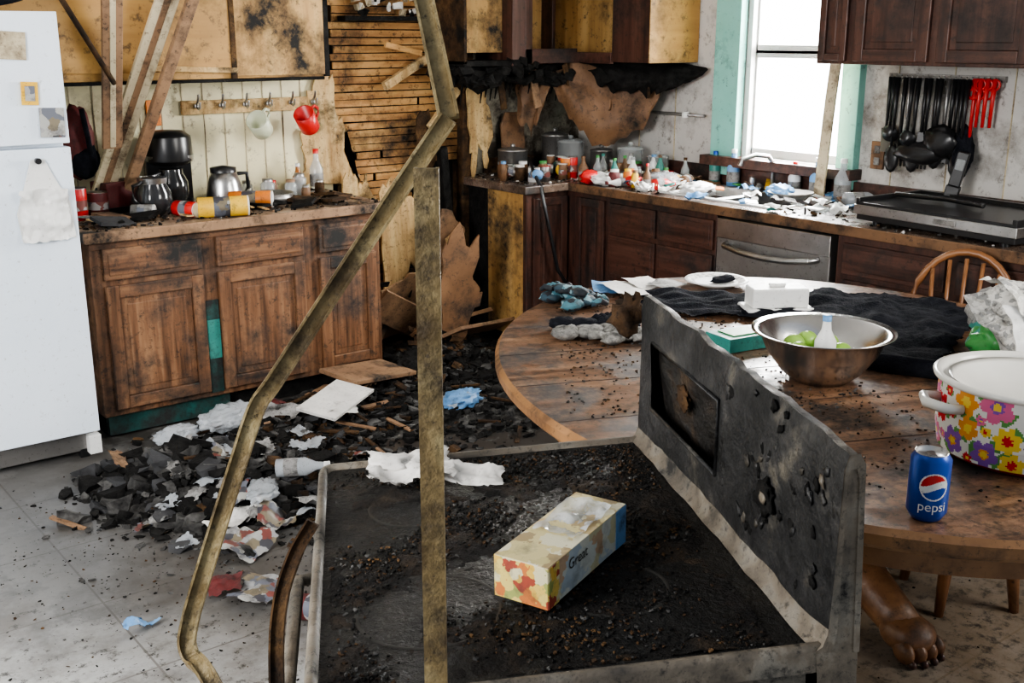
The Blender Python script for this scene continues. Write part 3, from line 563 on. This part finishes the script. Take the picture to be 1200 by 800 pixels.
for k in range(4):
    t=math.radians(-80+90*k); dx,dy=math.cos(t),math.sin(t)
    b.tube([(dx*.05,dy*.05,.15),(dx*.15,dy*.15,.17),(dx*.27,dy*.27,.13),(dx*.36,dy*.36,.09),(dx*.42,dy*.42,.07)],[.06,.075,.065,.06,.05],ft,14)
    b.blob((dx*.42,dy*.42,.062),(.085,.072,.055),ft,(0,0,t),amp=.03)
    px,py=-dy,dx
    for q in(-1,-.34,.34,1):
        cx,cy=dx*(.478-.014*abs(q))+px*q*.052,dy*(.478-.014*abs(q))+py*q*.052
        b.blob((cx,cy,.036),(.042,.021,.034),ft,(0,0,t+q*.12),amp=.02); b.blob((cx+dx*.036,cy+dy*.036,.014),(.015,.009,.013),oakd,(0,0,t),amp=.02,sub=2)
TRZ=math.atan2(.25,.97)
b.obj(loc=P(.95,3.2,0),rz=RZ+TRZ)
ZT=.749
cwood=mk('chair_wood',[(.12,.045,.016),(.26,.115,.045)],(6,6,6),.35,soot=.2)
def chair(name,c,rz):
    b=B(name); m=cwood
    b.lathe([(.001,.43),(.20,.43),(.215,.445),(.20,.46),(.001,.455)],(0,0,0),m,28)
    for sx,sy in((-1,-1),(1,-1),(-1,1),(1,1)): b.tube([(sx*.13,sy*.13,.43),(sx*.155,sy*.155,.25),(sx*.18,sy*.18,0)],[.016,.022,.013],m,10)
    b.tube([(-.17,-.17,.17),(-.17,.17,.17)],.01,m);b.tube([(.17,-.17,.17),(.17,.17,.17)],.01,m);b.tube([(-.17,0,.17),(.17,0,.17)],.01,m)
    hoop=[]
    for i in range(17):
        t=math.pi*i/16; hoop.append((-.20*math.cos(t),.17+.07*math.sin(t)+.02,.45+.45*min(1,math.sin(t)**.55)))
    b.tube(hoop,.014,m,10)
    for q in(-.12,-.06,0,.06,.12): b.tube([(q*.8,.17,.45),(q,.235,.45+.43*min(1,(1-(q/.2)**2)**.27))],.008,m,8)
    return b.obj(loc=c,rz=rz)
chair('dining_chair',P(1.60,3.93,0),RZ-.55)
b=B('wooden_stool'); b.lathe([(.001,.42),(.17,.42),(.18,.435),(.17,.45),(.001,.45)],(0,0,0),cwood,28)
for k in range(4):
    t=math.radians(45+90*k); b.tube([(.11*math.cos(t),.11*math.sin(t),.42),(.14*math.cos(t),.14*math.sin(t),.22),(.17*math.cos(t),.17*math.sin(t),0)],[.016,.024,.014],cwood,10)
b.tube([(-.10,-.10,.2),(.10,-.10,.2)],.011,cwood); b.tube([(-.10,.10,.2),(.10,.10,.2)],.011,cwood); b.obj(loc=P(1.40,3.15,0),rz=RZ+.1)
# ---- items on table
def glove_(b,c,rz,m,s=1):
    M=Matrix.Translation(c)@Matrix.Rotation(rz,4,'Z')
    bb=B('t'); bb.blob((0,0,.025*s),(.06*s,.046*s,.022*s),m,amp=.1)
    bb.blob((-.08*s,0,.025*s),(.05*s,.042*s,.025*s),m,amp=.12)
    for k in range(4): bb.tube([(.04*s,(-.033+k*.022)*s,.022*s),(.08*s,(-.040+k*.027)*s,.03*s),(.115*s-.008*abs(k-1.5),(-.045+k*.031)*s,.014*s)],[.014*s,.014*s,.010*s],m,8)
    bb.tube([(-.01*s,-.04*s,.02*s),(.025*s,-.065*s,.028*s),(.055*s,-.075*s,.015*s)],[.015*s,.014*s,.010*s],m,8)
    b.add(bb.v,bb.f,m,True,M)
b=B('work_gloves'); glove_(b,(0,.03,0),.5,camo,.9); glove_(b,(.05,-.07,.0),.9,camo,.9); glove_(b,(-.02,-.02,.035),2.4,camo,.8)
b.obj(loc=P(.21,3.97,ZT),rz=RZ)
b=B('work_gloves'); glove_(b,(-.02,-.05,0),.2,glove,.95); glove_(b,(-.03,.05,0),-.1,blackf,.9); glove_(b,(.10,-.08,0),.7,glove,.8); glove_(b,(.08,.09,0),2.1,blackf,.85); b.obj(loc=P(.27,3.52,ZT),rz=RZ)
b=B('paper_sheets')
for i,(l,d,w,h,m) in enumerate(((.36,4.17,.10,.16,bluel),(.43,4.13,.14,.2,paper),(.52,4.22,.14,.14,paper),(.60,4.2,.16,.1,paperd))): b.sheet((l,d,ZT+.012+i*.003),w,h,m,(.05,.08,.3*i),.008,9,10,i)
b.obj(loc=(0,0,0),rz=RZ)
b=B('dinner_plate'); b.lathe([(.001,0),(.07,0),(.075,.006),(.125,.02),(.122,.024),(.072,.010),(.001,.008)],(0,0,0),white,36); b.lathe([(.085,.0135),(.112,.0213)],(0,0,.0006),camod,36); b.blob((.03,-.01,.02),(.06,.03,.014),blackf); b.obj(loc=P(.80,4.25,ZT+.004))
b=B('black_towel')
def tow(u,v): return .006+.006*math.sin(u*22+v*7)+.004*math.sin(v*31)
b.sheet((0,0,.008),.62,.85,blackf,(0,0,-.55),.014,9,60,3,fn=tow,jag=.03); b.sheet((-.42,.26,.006),.62,.34,blackf,(0,0,-.2),.009,9,30,6,fn=tow,jag=.03)
b.tube([(-.25,-.40,.015),(-.1,-.52,.02),(.05,-.60,.018),(.16,-.55,.02)],[.02,.03,.03,.015],blackf,10); b.obj(loc=P(1.20,3.62,ZT+.004),rz=RZ)
b=B('butter_dish'); b.bb(-.12,.12,-.065,.065,0,.012,white); b.bb(-.10,.10,-.05,.05,.012,.08,white); b.bb(-.03,.03,-.012,.012,.08,.092,white); b.obj(loc=P(.93,3.80,ZT+.018),rz=RZ+.1,bevel=.012,seg=3)
b=B('snack_package'); b.bb(-.09,.09,-.06,.06,0,.045,tealp); b.box((0,-.0,.047),(.12,.08,.004),green); b.obj(loc=P(.72,3.38,ZT),rz=RZ+.5,bevel=.01)
b=B('mixing_bowl')
b.lathe([(.001,0),(.08,0),(.115,.03),(.155,.085),(.178,.135),(.200,.143),(.200,.147),(.176,.140),(.150,.088),(.11,.035),(.078,.006),(.001,.006)],(0,0,0),mk('bowl_steel',[(.50,.49,.48),(.74,.73,.72)],(4,4,4),.22,1),48); b.obj(loc=P(.88,3.03,ZT+.0))
b=B('lime');
for x,y in((-.07,.03),(.07,.03),(.02,-.05),(-.01,.09),(.05,.09)): b.blob((x,y,.085),(.034,.03,.03),limem,amp=.02)
b.blob((0,.02,.05),(.09,.09,.03),limem,amp=.05); b.obj(loc=P(.88,3.03,ZT))
bottle('hand_sanitizer_bottle',*P(.88,3.0)[:2],.030,.165,white,bluel,ZT+.03)
# soda can
b=B('soda_can'); rr=.040;h=.143
b.lathe([(.001,.004),(rr*.72,0),(rr*.8,.004),(rr,.018),(rr,h*.90),(rr*.80,h*.985)],(0,0,0),blue,40); b.lathe([(rr*.80,h*.985),(rr*.83,h),(rr*.79,h),(rr*.76,h*.96),(.001,h*.955)],(0,0,0),steel,40); b.box((0,.0,h*.965),(.014,.026,.002),steel)
n=44; R0=.029
for i in range(n):
    for j in range(n):
        u=(i+.5)/n*2-1; v=(j+.5)/n*2-1
        if u*u+v*v>1: continue
        ed=u*u+v*v>.80; up=.23+.22*math.sin(u*2.2+.3); lo=-.28+.22*math.sin(u*2.2+.3)
        m=white if ed or lo<v<up else (red if v>=up else blue)
        q=[]
        for du,dv in((0,0),(1,0),(1,1),(0,1)):
            uu=((i+du)/n*2-1)*R0/rr; vv=((j+dv)/n*2-1)*R0; q.append(((rr+.0004)*math.sin(uu),-(rr+.0004)*math.cos(uu),h*.56+vv))
        b.add(q,[(0,1,2,3)],m)
def lettering(body,size):
    tcv=D.curves.new('t','FONT'); tcv.body=body; tcv.size=size; to=D.objects.new('t',tcv); tcv.align_x='CENTER'; SC.collection.objects.link(to); bpy.context.view_layer.update()
    dg=bpy.context.evaluated_depsgraph_get(); me=to.evaluated_get(dg).to_mesh()
    vs=[v.co.copy() for v in me.vertices]; fs=[tuple(p.vertices) for p in me.polygons]; D.objects.remove(to); return vs,fs
try:
    vs,fs=lettering('pepsi',.028); b.add([((rr+.0006)*math.sin(v.x/rr),-(rr+.0006)*math.cos(v.x/rr),h*.20+v.y) for v in vs],fs,white)
except Exception as ex: print(ex)
b.obj(loc=P(.845,2.09,ZT),rz=RZ-.1)
# floral pot: painted flowers laid out around the wall
b=B('enamel_stock_pot')
pw=mk('enamel_white',(.82,.80,.74),(5,5,5),.2); pc=[mk('f_red',(.62,.03,.04),rough=.25),mk('f_pink',(.75,.16,.32),rough=.25),mk('f_purple',(.25,.10,.42),rough=.25),mk('f_orange',(.80,.32,.04),rough=.25),mk('f_yellow',(.85,.60,.08),rough=.25)]; pg=mk('f_green',(.12,.32,.08),rough=.25)
rn=random.Random(12); fl=[]
tries=0
while len(fl)<70 and tries<9000:
    tries+=1; t=rn.uniform(0,2*math.pi)*.2; v=rn.uniform(.015,.165); r=rn.uniform(.028,.042) if tries<1500 else rn.uniform(.012,.024)
    if all(min(abs(t-q[0]),2*math.pi*.2-abs(t-q[0]))**2+(v-q[1])**2>((r+q[2])*.92)**2 for q in fl): fl.append((t,v,r,rn.choice([0,0,1,2,3,4]),rn.randrange(5,8),rn.uniform(0,6)))
NT,NV=300,44
def potr(z): return .19+.008*min(1,(z-.012)/.05) if z<.06 else .198+.002*(z-.06)/.115
for i in range(NT):
    for j in range(NV):
        t=(i+.5)/NT*2*math.pi*.2; v=.012+(j+.5)/NV*.163; m=pw
        for (ft_,fv,r,c,npt,ph) in fl:
            dt=t-ft_
            if dt>.2*math.pi: dt-=.4*math.pi
            if dt<-.2*math.pi: dt+=.4*math.pi
            dv=v-fv; d=math.hypot(dt,dv)
            if d<r*1.15:
                an=math.atan2(dv,dt); pr=r*(.68+.32*abs(math.cos(an*npt/2+ph)))
                if d<r*.24: m=pc[4] if c!=4 else pc[0]; break
                if d<pr*.42: m=pc[(c+1)%5]; break
                if d<pr: m=pc[c]; break
                if d<r*1.14 and math.cos(an*2+ph)>.5: m=pg
        a0=i/NT*2*math.pi;a1_=(i+1)/NT*2*math.pi; z0=.012+j/NV*.163; z1=.012+(j+1)/NV*.163
        b.add([(potr(z0)*math.cos(a0),potr(z0)*math.sin(a0),z0),(potr(z0)*math.cos(a1_),potr(z0)*math.sin(a1_),z0),(potr(z1)*math.cos(a1_),potr(z1)*math.sin(a1_),z1),(potr(z1)*math.cos(a0),potr(z1)*math.sin(a0),z1)],[(0,1,2,3)],m,True)
b.lathe([(.001,0),(.175,0),(.19,.012)],(0,0,0),red,56)
b.lathe([(.2,.172),(.212,.178),(.214,.186),(.200,.19),(.190,.178),(.18,.06),(.001,.06)],(0,0,0),pw,56)
b.tube([(-.195,-.05,.13),(-.235,-.05,.135),(-.255,0,.135),(-.235,.05,.135),(-.195,.05,.13)],.012,pw,10)
b.obj(loc=P(1.205,2.46,ZT),rz=RZ+.15)
b=B('pot_lid'); b.lathe([(.172,.045),(.178,.05),(.165,.04),(.12,.012),(.05,.0),(.001,.0)],(0,0,0),pw,40); b.obj(loc=P(1.205,2.46,ZT+.13))
b=B('grocery_bag'); b.blob((0,0,.11),(.18,.14,.11),tealp,(0,0,.2),.10,2,3,4,.35); b.blob((-.05,-.05,.08),(.14,.11,.08),green,(0,0,.2),.10,2,5,4,.3); b.blob((-.10,.05,.15),(.07,.05,.07),paperd,(0,0,.2),.10,2,5,3,.3); b.obj(loc=P(1.53,3.18,ZT),rz=RZ)
b=B('crumpled_newspaper'); b.sheet((0,0,.06),.36,.30,camod,(.5,-.15,.1),.035,8,30,9); b.sheet((.02,.05,.10),.34,.26,camod,(.2,.1,.6),.035,8,30,12); b.sheet((.0,-.08,.03),.30,.2,white,(.9,.0,.1),.03,8,26,15); b.obj(loc=P(1.50,3.0,ZT+.12),rz=RZ)
rubble('table_debris',1100,lambda r:(lambda l,d:(*P(l,d)[:2],ZT-.001))(r.uniform(.15,1.0),r.uniform(2.7,4.1)),.005,[char,ash,charb],31)
rubble('table_debris',260,lambda r:(lambda l,d:(*P(l,d)[:2],ZT-.001))(r.uniform(.75,1.3),r.uniform(2.15,2.9)),.004,[char,ash,charb],32)
# ---------------------------------------------------------------- range
W,Ls=.615,.80
cook=mk('cooktop_glass',[(.004,.004,.004),(.010,.0095,.009),(.022,.019,.015)],(5,5,5),.34,soot=.46,ss=6,sootcol=(.005,.0045,.004),bump=.9,bs=80,spec=.3)
enam=mk('burnt_enamel',[(.035,.03,.025),(.15,.125,.095),(.42,.385,.32)],(14,14,14),.5,soot=.42,ss=7,bump=.3)
bgm=mk('burnt_backguard',[(.004,.004,.004),(.012,.012,.013),(.034,.033,.033),(.13,.115,.09)],(9,9,9),.40,soot=.46,ss=6,bump=.7,bs=34,spec=.4,sootcol=(.005,.005,.005))
scorch=mk('scorched_metal',[(.01,.009,.008),(.06,.05,.036),(.24,.20,.15)],(10,10,10),.5,soot=.46,ss=7,bump=.4)
ringm=mk('burner_ring',(.016,.015,.013),rough=.45)
b=B('electric_range')
b.bb(.02,W+.03,.01,Ls-.01,.02,.885,enam); b.bb(.0,.03,.03,Ls-.03,.20,.80,blackp); b.bb(.0,.03,.03,Ls-.03,.04,.19,enam)
b.tube([(-.0,.12,.74),(-.05,.13,.74),(-.05,Ls-.13,.74),(0,Ls-.12,.74)],.012,enam)
def shx(x,y): return x+(x/W)*(.040*(1-y/Ls)-.004)   # sheared to line up with image edges: flares toward the near end
def rrect(x0,x1,y0,y1,r,k=6):
    o=[]
    for cx,cy,s in((x1-r,y0+r,-90),(x1-r,y1-r,0),(x0+r,y1-r,90),(x0+r,y0+r,180)):
        for i in range(k+1):
            t=math.radians(s+90*i/k); xx=cx+r*math.cos(t); yy=cy+r*math.sin(t); o.append((shx(xx,yy),yy))
    return o
rings=[(0,.875,.03),(0,.905,.03),(.004,.913,.028),(.012,.913,.022),(.017,.904,.02)]
V=[]
for off,z,r in rings:
    e=rrect(off,W+.03,off,Ls-off,r); k=len(e); V+=[(x,y,z) for x,y in e]
F=[(q*k+i,q*k+(i+1)%k,(q+1)*k+(i+1)%k,(q+1)*k+i) for q in range(len(rings)-1) for i in range(k)]
b.add(V,F,enam,True)
e=rrect(.017,W+.03,.017,Ls-.017,.02); b.add([(x,y,.904) for x,y in e],[tuple(range(len(e)))],cook)
for cx,cy,r in((.17,.22,.10),(.17,.58,.075),(.44,.22,.075),(.44,.58,.10)): b.lathe([(r,.0),(r+.003,.0008),(r+.006,0)],(cx,cy,.9042),ringm,48)
prof=[(W-.004,.905),(W+.006,.912),(W+.014,.93),(W+.022,.985),(W+.038,1.105),(W+.044,1.155),(W+.052,1.175),(W+.064,1.175),(W+.072,1.16),(W+.074,.9),(W+.074,.1)]
H0,H1=.40,.73
def warp(x,y,z):  # backguard sheared and its far end raised to match image edges
    t=y/Ls; k=max(0,min(1,(z-.905)/.27))
    base=.040*(1-t)-.002*t; top=.022*(1-t)-.028*t
    if x>W+.06: base=top
    return (x+base*(1-k)+top*k, y, z+(z-.905)*.07*t if z>.905 else z)
ys=[0,.004,.03,.05]+[.05+(H0-.05)*i/12 for i in range(1,13)]+[H0+(H1-H0)*i/10 for i in range(1,11)]+[.77,.796,.80]
V=[];m_=len(prof)
for y in ys:
    for (x,z) in prof:
        sh=.012 if (y<.004 or y>.797) else 0
        j=.005*noise.noise(Vector((x*9,y*9,z*9)))+.003*noise.noise(Vector((x*25,y*25,z*25)))
        V.append(warp(x+(W+.04-x)*sh*2+j,y,z+(1.0-z)*sh+j if z>.92 else z))
Fm={bgm:[],enam:[],scorch:[]}
for yi in range(len(ys)-1):
    for i in range(m_-1):
        ym=(ys[yi]+ys[yi+1])/2
        if i==3 and H0<ym<H1: continue
        Fm[enam if i<2 else scorch if i in(6,7) else bgm].append((yi*m_+i,(yi+1)*m_+i,(yi+1)*m_+i+1,yi*m_+i+1))
for mm in Fm: b.add(V,Fm[mm],mm,True)
b.add([V[i] for i in range(m_)],[tuple(range(m_))],enam); b.add([V[(len(ys)-1)*m_+i] for i in range(m_)],[tuple(range(m_))[::-1]],bgm)
def onface(y,t,d=0): return warp(W+.022+.016*t-d*.97,y,.985+.12*t+d*.13)
scor=mk('scorched_panel',[(.003,.003,.003),(.010,.008,.007),(.05,.03,.016)],(9,9,14),.4,soot=.34,ss=7,bump=.9,bs=40)
V2=[];F2=[]
for i in range(21):
    for j in range(11):
        y=H0-.01+(H1-H0+.02)*i/20; z=.97+.15*j/10; V2.append(warp(W+.050+.009*noise.noise(Vector((y*16,z*16,3))),y,z))
for i in range(20):
    for j in range(10): a=i*11+j; F2.append((a,a+11,a+12,a+1))
b.add(V2,F2,scor,True)
b.tube([onface(H0,0,.001),onface(H1,0,.001),onface(H1,1,.001),onface(H0,1,.001),onface(H0,0,.001)],.004,bgm,6)
b.blob(warp(W+.044,.60,1.045),(.006,.03,.022),charb,amp=.3,sub=3)
b.blob(onface(.21,.36,.002),(.006,.030,.026),char,amp=.35,sub=3,seed=4); b.blob(onface(.205,.38,.008),(.004,.012,.010),scorch,amp=.4,sub=2)
rn=random.Random(19)
for i in range(46):   # blistered enamel flakes
    y=rn.uniform(.03,.38) if rn.random()<.6 else rn.uniform(.04,.78); t=rn.uniform(-.3,1.5)
    if H0-.02<y<H1+.02 and -.1<t<1.1: continue
    b.blob(onface(y,t,.0),(.003,rn.uniform(.004,.014),rn.uniform(.004,.012)),rn.choice([bgm,scorch,char,char]),(rn.uniform(0,3),0,0),.4,2,i,2)
ec=[warp(x,-.003,z) for x,z in prof[:-1]]+[warp(x+(W+.05-x)*.35,-.003,z-(.02 if z>1 else 0)) for x,z in prof[:-1]]
b.add(ec,[(i,i+1,m_-1+i+1,m_-1+i) for i in range(m_-2)],enam)
b.blob((W-.0,.83,1.15),(.03,.02,.035),charb,amp=.4)
RO=P(-.215,1.183,0); RR=(0,-math.radians(2.6),RZ+math.radians(8))
b.obj(loc=RO,rot=RR)
RM=Matrix.Translation(RO)@Euler(RR).to_matrix().to_4x4()
def R_(x,y,z): return RM@Vector((x,y,z))
b=B('cooktop_debris'); rn=random.Random(41)
for i in range(10000):
    x=rn.uniform(.03,W-.01); y=rn.uniform(.03,Ls-.03)
    if noise.noise(Vector((x*6,y*6,3)))*1.3+ (x-.3)*.9+(y-.4)*.2 < rn.uniform(-.3,.5): continue
    k=rn.choice([.0015,.002,.002,.003,.003,.0045]); p=R_(x,y,.905); b.rock((p.x,p.y,p.z+k*.3),(k,k*.7,k*.45),rn.choice([char,char,charb,char,charb,char,ash]),rn)
n=90; vs=[];fs=[]      # drifted soot layer lying on the glass
for i in range(n+1):
    for j in range(n+1):
        x=.03+(W-.035)*i/n; y=.03+(Ls-.06)*j/n
        z=.9035+.006*noise.noise(Vector((x*7,y*7,3)))+.004*noise.noise(Vector((x*22,y*22,3)))+.0025*noise.noise(Vector((x*60,y*60,3)))+.003*(x-.3); vs.append(R_(x,y,z))
for i in range(n):
    for j in range(n): a=i*(n+1)+j; fs.append((a,a+n+1,a+n+2,a+1))
b.add(vs,fs,mk('soot_crust',[(.003,.003,.003),(.012,.010,.009),(.04,.028,.018)],(16,16,16),.8,bump=1,bs=120,spec=.2),True)
b.obj()
b=B('paper_napkin')
b.sheet((-.185,1.885,.004),.15,.13,paper,(.03,0,.15),.014,16,26,2,jag=.012); b.sheet((-.085,1.865,.0),.14,.06,paper,(0,.03,-.15),.010,16,20,5,jag=.01); b.blob((-.22,1.90,.008),(.04,.03,.014),paper,(0,0,0),.2,3,2,3,.4)
b.obj(loc=(0,0,.936),rz=RZ)
b=B('food_box'); L2,w2,h2=.240,.088,.064
b.bb(0,L2,0,w2,0,h2,boxs)
b.bb(.0,L2,.0,w2,h2,h2+.001,boxt); b.bb(-.001,0,0,w2,0,h2,fruit); b.bb(0,L2,w2,w2+.001,0,h2,fruit); b.bb(L2*.86,L2,-.001,0,0,h2,bluel); b.bb(0,.03,-.0012,0,0,h2,fruit)
b.sheet((L2*.62,w2*.5,h2+.003),L2*.5,w2*.8,glassc,(0,0,0),.008,30,16,3)
fb=b.obj(loc=R_(*(RM.inverted()@Vector(P(.050,1.392,.94)))[:2],.910),rot=(0,-.03,RZ+math.radians(58)),bevel=.002)
try:
    vs,fs=lettering('Great',.024); bt=B('box_lettering'); bt.add([(v.x+.085,-.0015,v.y+.036) for v in vs],fs,mk('ink',(.05,.05,.04))); bt.obj(parent=fb)
except Exception as ex: print(ex)
# ---------------------------------------------------------------- fallen metal strips (camera right, camera forward, height; from image pixels at chosen depths)
side=Vector((RT[0],RT[1],0)); 
b=B('metal_trim_post'); b.strip([P(-.085,1.08,0),P(-.083,1.08,1.575)],.0245,.006,metalb,side,.006); b.obj()
def crv(pts,n=8):
    o=[];pts=[Vector(p) for p in pts]
    for i in range(len(pts)-1):
        p0=pts[max(i-1,0)];p1=pts[i];p2=pts[i+1];p3=pts[min(i+2,len(pts)-1)]
        for k in range(n):
            t=k/n; o.append(.5*((2*p1)+(-p0+p2)*t+(2*p0-5*p1+4*p2-p3)*t*t+(-p0+3*p1-3*p2+p3)*t**3))
    o.append(pts[-1]); return o
b=B('bent_metal_trim')
b.strip([P(-.105,1.46,2.45),P(-.0924,1.22,1.734),P(-.0788,1.20,1.674),P(-.0649,1.16,1.617)],.022,.005,metalb,side,.005)
b.strip(crv([P(-.0655,1.155,1.617),P(-.116,1.16,1.545),P(-.189,1.17,1.438),P(-.264,1.18,1.328),P(-.287,1.18,1.295),P(-.310,1.17,1.231),P(-.344,1.15,1.130),P(-.370,1.14,1.049),P(-.370,1.13,1.016),P(-.336,1.10,.991),P(-.247,1.0,.853),P(-.20,.95,.42),P(-.20,.93,0)]),.020,.005,metalb,side,.004)
b.obj()
b=B('bent_metal_trim'); b.strip(crv([P(-.254,1.30,1.10),P(-.277,1.29,1.06),P(-.291,1.25,1.01),P(-.289,1.20,.933),P(-.267,1.10,.768),P(-.26,1.05,.35),P(-.26,1.04,0)]),.018,.006,charb,side,.004); b.obj()
# ---------------------------------------------------------------- floor debris
def hgt(x,y):
    h=0
    for cx,cy,sx,sy,a in((1.50,3.95,.26,.28,.11),(1.8,3.75,.30,.28,.07),(2.1,4.25,.36,.26,.06),(2.75,4.4,.40,.36,.08),(3.25,4.75,.32,.3,.12),(3.0,3.95,.4,.3,.03)):
        h+=a*math.exp(-(((x-cx)/sx)**2+((y-cy)/sy)**2))
    n_=noise.noise(Vector((x*7,y*7,0)))*.5+noise.noise(Vector((x*19,y*19,4)))*.35+noise.noise(Vector((x*45,y*45,4)))*.2
    return h*(1+.9*n_)-.012+.012*n_
rn=random.Random(77)
b=B('fire_debris_pile')
gx,gy=170,130; vs=[];fs=[]
ok=lambda x,y: not((y>4.66 and x<2.86) or y>5.2 or (x<1.36 and y>4.40) or x>3.72)
for i in range(gx+1):
    for j in range(gy+1):
        x=.95+2.78*i/gx; y=3.0+2.2*j/gy; vs.append((x,y,hgt(x,y)))
ashg=mk('ash_bed',[(.006,.006,.006),(.022,.021,.020),(.05,.048,.045),(.16,.155,.145)],(14,14,14),.95,soot=.3,ss=4,bump=1,bs=70,spec=.15)
for i in range(gx):
    for j in range(gy):
        a=i*(gy+1)+j; q=(a,a+gy+1,a+gy+2,a+1)
        if all(ok(vs[t][0],vs[t][1]) for t in q) and max(vs[t][2] for t in q)>0: fs.append(q)
b.add(vs,fs,ashg,True)
def dens(cx,cy,sx,sy,n,sz,mats,fl=.3):
    for i in range(n):
        x=rn.gauss(cx,sx);y=rn.gauss(cy,sy)
        if (y>4.60 and x<2.88) or y>5.12 or x>3.7 or (x<1.38 and y>4.36): continue
        k=sz*rn.choice([.12,.16,.22,.35,.6,1.0]); z=max(0,hgt(x,y))
        b.rock((x,y,z+k*.15),(k,k*rn.uniform(.4,1),k*rn.uniform(.15,fl)),rn.choice(mats),rn,.4)
dens(1.48,3.95,.20,.22,620,.065,[slate,ash,char,char,ash,char],.6)
dens(1.75,3.75,.24,.28,800,.045,[slate,ash,char,charb,ash,char],.6)
dens(2.1,4.2,.32,.26,1300,.036,[char,ash,char,charb,char,ash],.6)
dens(2.75,4.35,.36,.34,1700,.036,[char,char,ash,char,char],.6)
dens(3.2,4.7,.28,.25,700,.06,[char,charb,char,char])
dens(3.0,3.95,.35,.30,600,.034,[char,char,ash])
dens(1.8,3.4,.36,.36,900,.016,[char,ash,charb,ash,char])
dens(1.4,3.3,.5,.5,1300,.007,[char,ash,charb])
dens(1.1,3.6,.3,.5,600,.006,[char,ash,charb])
dens(2.6,1.9,.5,.4,400,.006,[char,ash,charb])
for i in range(60):
    x=rn.gauss(2.4,.6);y=rn.gauss(4.15,.35)
    if not ok(x,y) or (y>4.5 and x<2.88) or(x<1.5 and y>4.2): continue
    b.box((x,y,max(0,hgt(x,y))+.015),(rn.uniform(.08,.3),rn.uniform(.01,.035),.008),rn.choice([char,charb,tanb,charb,char]),(rn.uniform(-.25,.25),rn.uniform(-.25,.25),rn.uniform(0,3)))
b.obj()
b=B('scattered_papers'); 
pp=[(1.66,4.42,.24,.14,paperd),(2.30,4.22,.30,.20,paper),(2.05,4.30,.16,.2,paperd),(1.5,3.5,.26,.10,paper),(1.55,3.62,.2,.10,magz),(1.62,3.42,.22,.14,magz),(1.32,2.95,.16,.2,magz),(.95,2.98,.12,.03,bluel),(1.42,3.3,.16,.2,magz),(2.45,4.42,.3,.2,tanb),(2.8,4.0,.14,.14,glassc),(2.1,4.45,.3,.1,redd),(1.35,4.30,.18,.05,tanb),(1.75,3.9,.1,.12,redd),(1.8,3.45,.16,.2,paperd),(1.25,3.05,.10,.10,redd),(2.0,4.5,.2,.12,magz)]
for i in range(34): pp.append((rn.gauss(1.72,.25),rn.gauss(3.85,.33),rn.uniform(.04,.12),rn.uniform(.03,.09),rn.choice([paperd,magz,paperd,charb,glassc,glassc,paperd,slate])))
for i,(x,y,w_,h_,m) in enumerate(pp):
    if y>4.5 and x<2.88: y=4.45
    b.sheet((x,y,max(0,hgt(x,y))+.025),w_,h_,m,(rn.uniform(-.2,.2),rn.uniform(-.2,.2),rn.uniform(0,3)),.022,14,12,i,jag=.012)
b.obj()
b=B('torn_floor_board'); b.box((2.30,4.20,.12),(.34,.20,.015),paper,(.12,-.1,.5)); b.box((2.62,4.45,.13),(.40,.26,.02),tanb,(.05,.1,.2)); b.obj(bevel=.003)
b=B('crumpled_plastic_bag'); b.blob((1.86,4.36,.09),(.15,.09,.05),glassc,(0,0,.3),.12,3,3,4,.4); b.blob((2.85,4.0,.06),(.11,.08,.045),bluel,(0,0,.3),.12,3,7,4,.4); b.blob((1.62,4.36,.06),(.10,.07,.04),glassc,(0,0,.3),.12,3,9,4,.4); b.blob((1.62,3.55,.08),(.10,.06,.03),glassc,(0,0,.9),.12,3,11,4,.4); b.obj()
can('food_can',(1.36,2.75,.04),.04,.13,redd,steel,(1.35,0,.4)); 
bottle('water_bottle',1.72,3.62,.035,.2,glassc,white,.12,(1.5,0,.9))
# ---------------------------------------------------------------- lights
w=D.worlds.new('world'); SC.world=w; w.use_nodes=True; bg=w.node_tree.nodes['Background']; bg.inputs[0].default_value=(.82,.90,1,1); bg.inputs[1].default_value=.52
def area(n,loc,tgt,sx,sy,e,c):
    l=D.lights.new(n,'AREA'); l.shape='RECTANGLE'; l.size=sx;l.size_y=sy;l.energy=e;l.color=c; o=D.objects.new(n,l); SC.collection.objects.link(o); o.location=loc
    d=Vector(tgt)-Vector(loc); o.rotation_euler=d.to_track_quat('-Z','Y').to_euler(); return o
area('daylight_window',(5.45,3.85,1.85),(3.6,3.45,1.1),2.6,2.4,1500,(1,.99,.97))
area('daylight_right',(3.9,-.6,2.2),(2.6,3.2,.7),1.2,1.2,100,(1,.96,.90))
area('daylight_left',(-1.6,1.8,1.9),(2.0,4.2,.5),1.3,1.3,190,(1,.98,.96))
try: SC.view_settings.look='AgX - Medium High Contrast'
except Exception as ex: print(ex)
# ---------------------------------------------------------------- camera
cd=D.cameras.new('camera'); cd.sensor_width=36; cd.lens=1300/1200*36; cd.clip_start=.05
co=D.objects.new('camera',cd); SC.collection.objects.link(co); co.location=(0,0,1.70); co.rotation_euler=(math.pi/2-math.radians(15.5),0,A-math.pi/2)
SC.camera=co
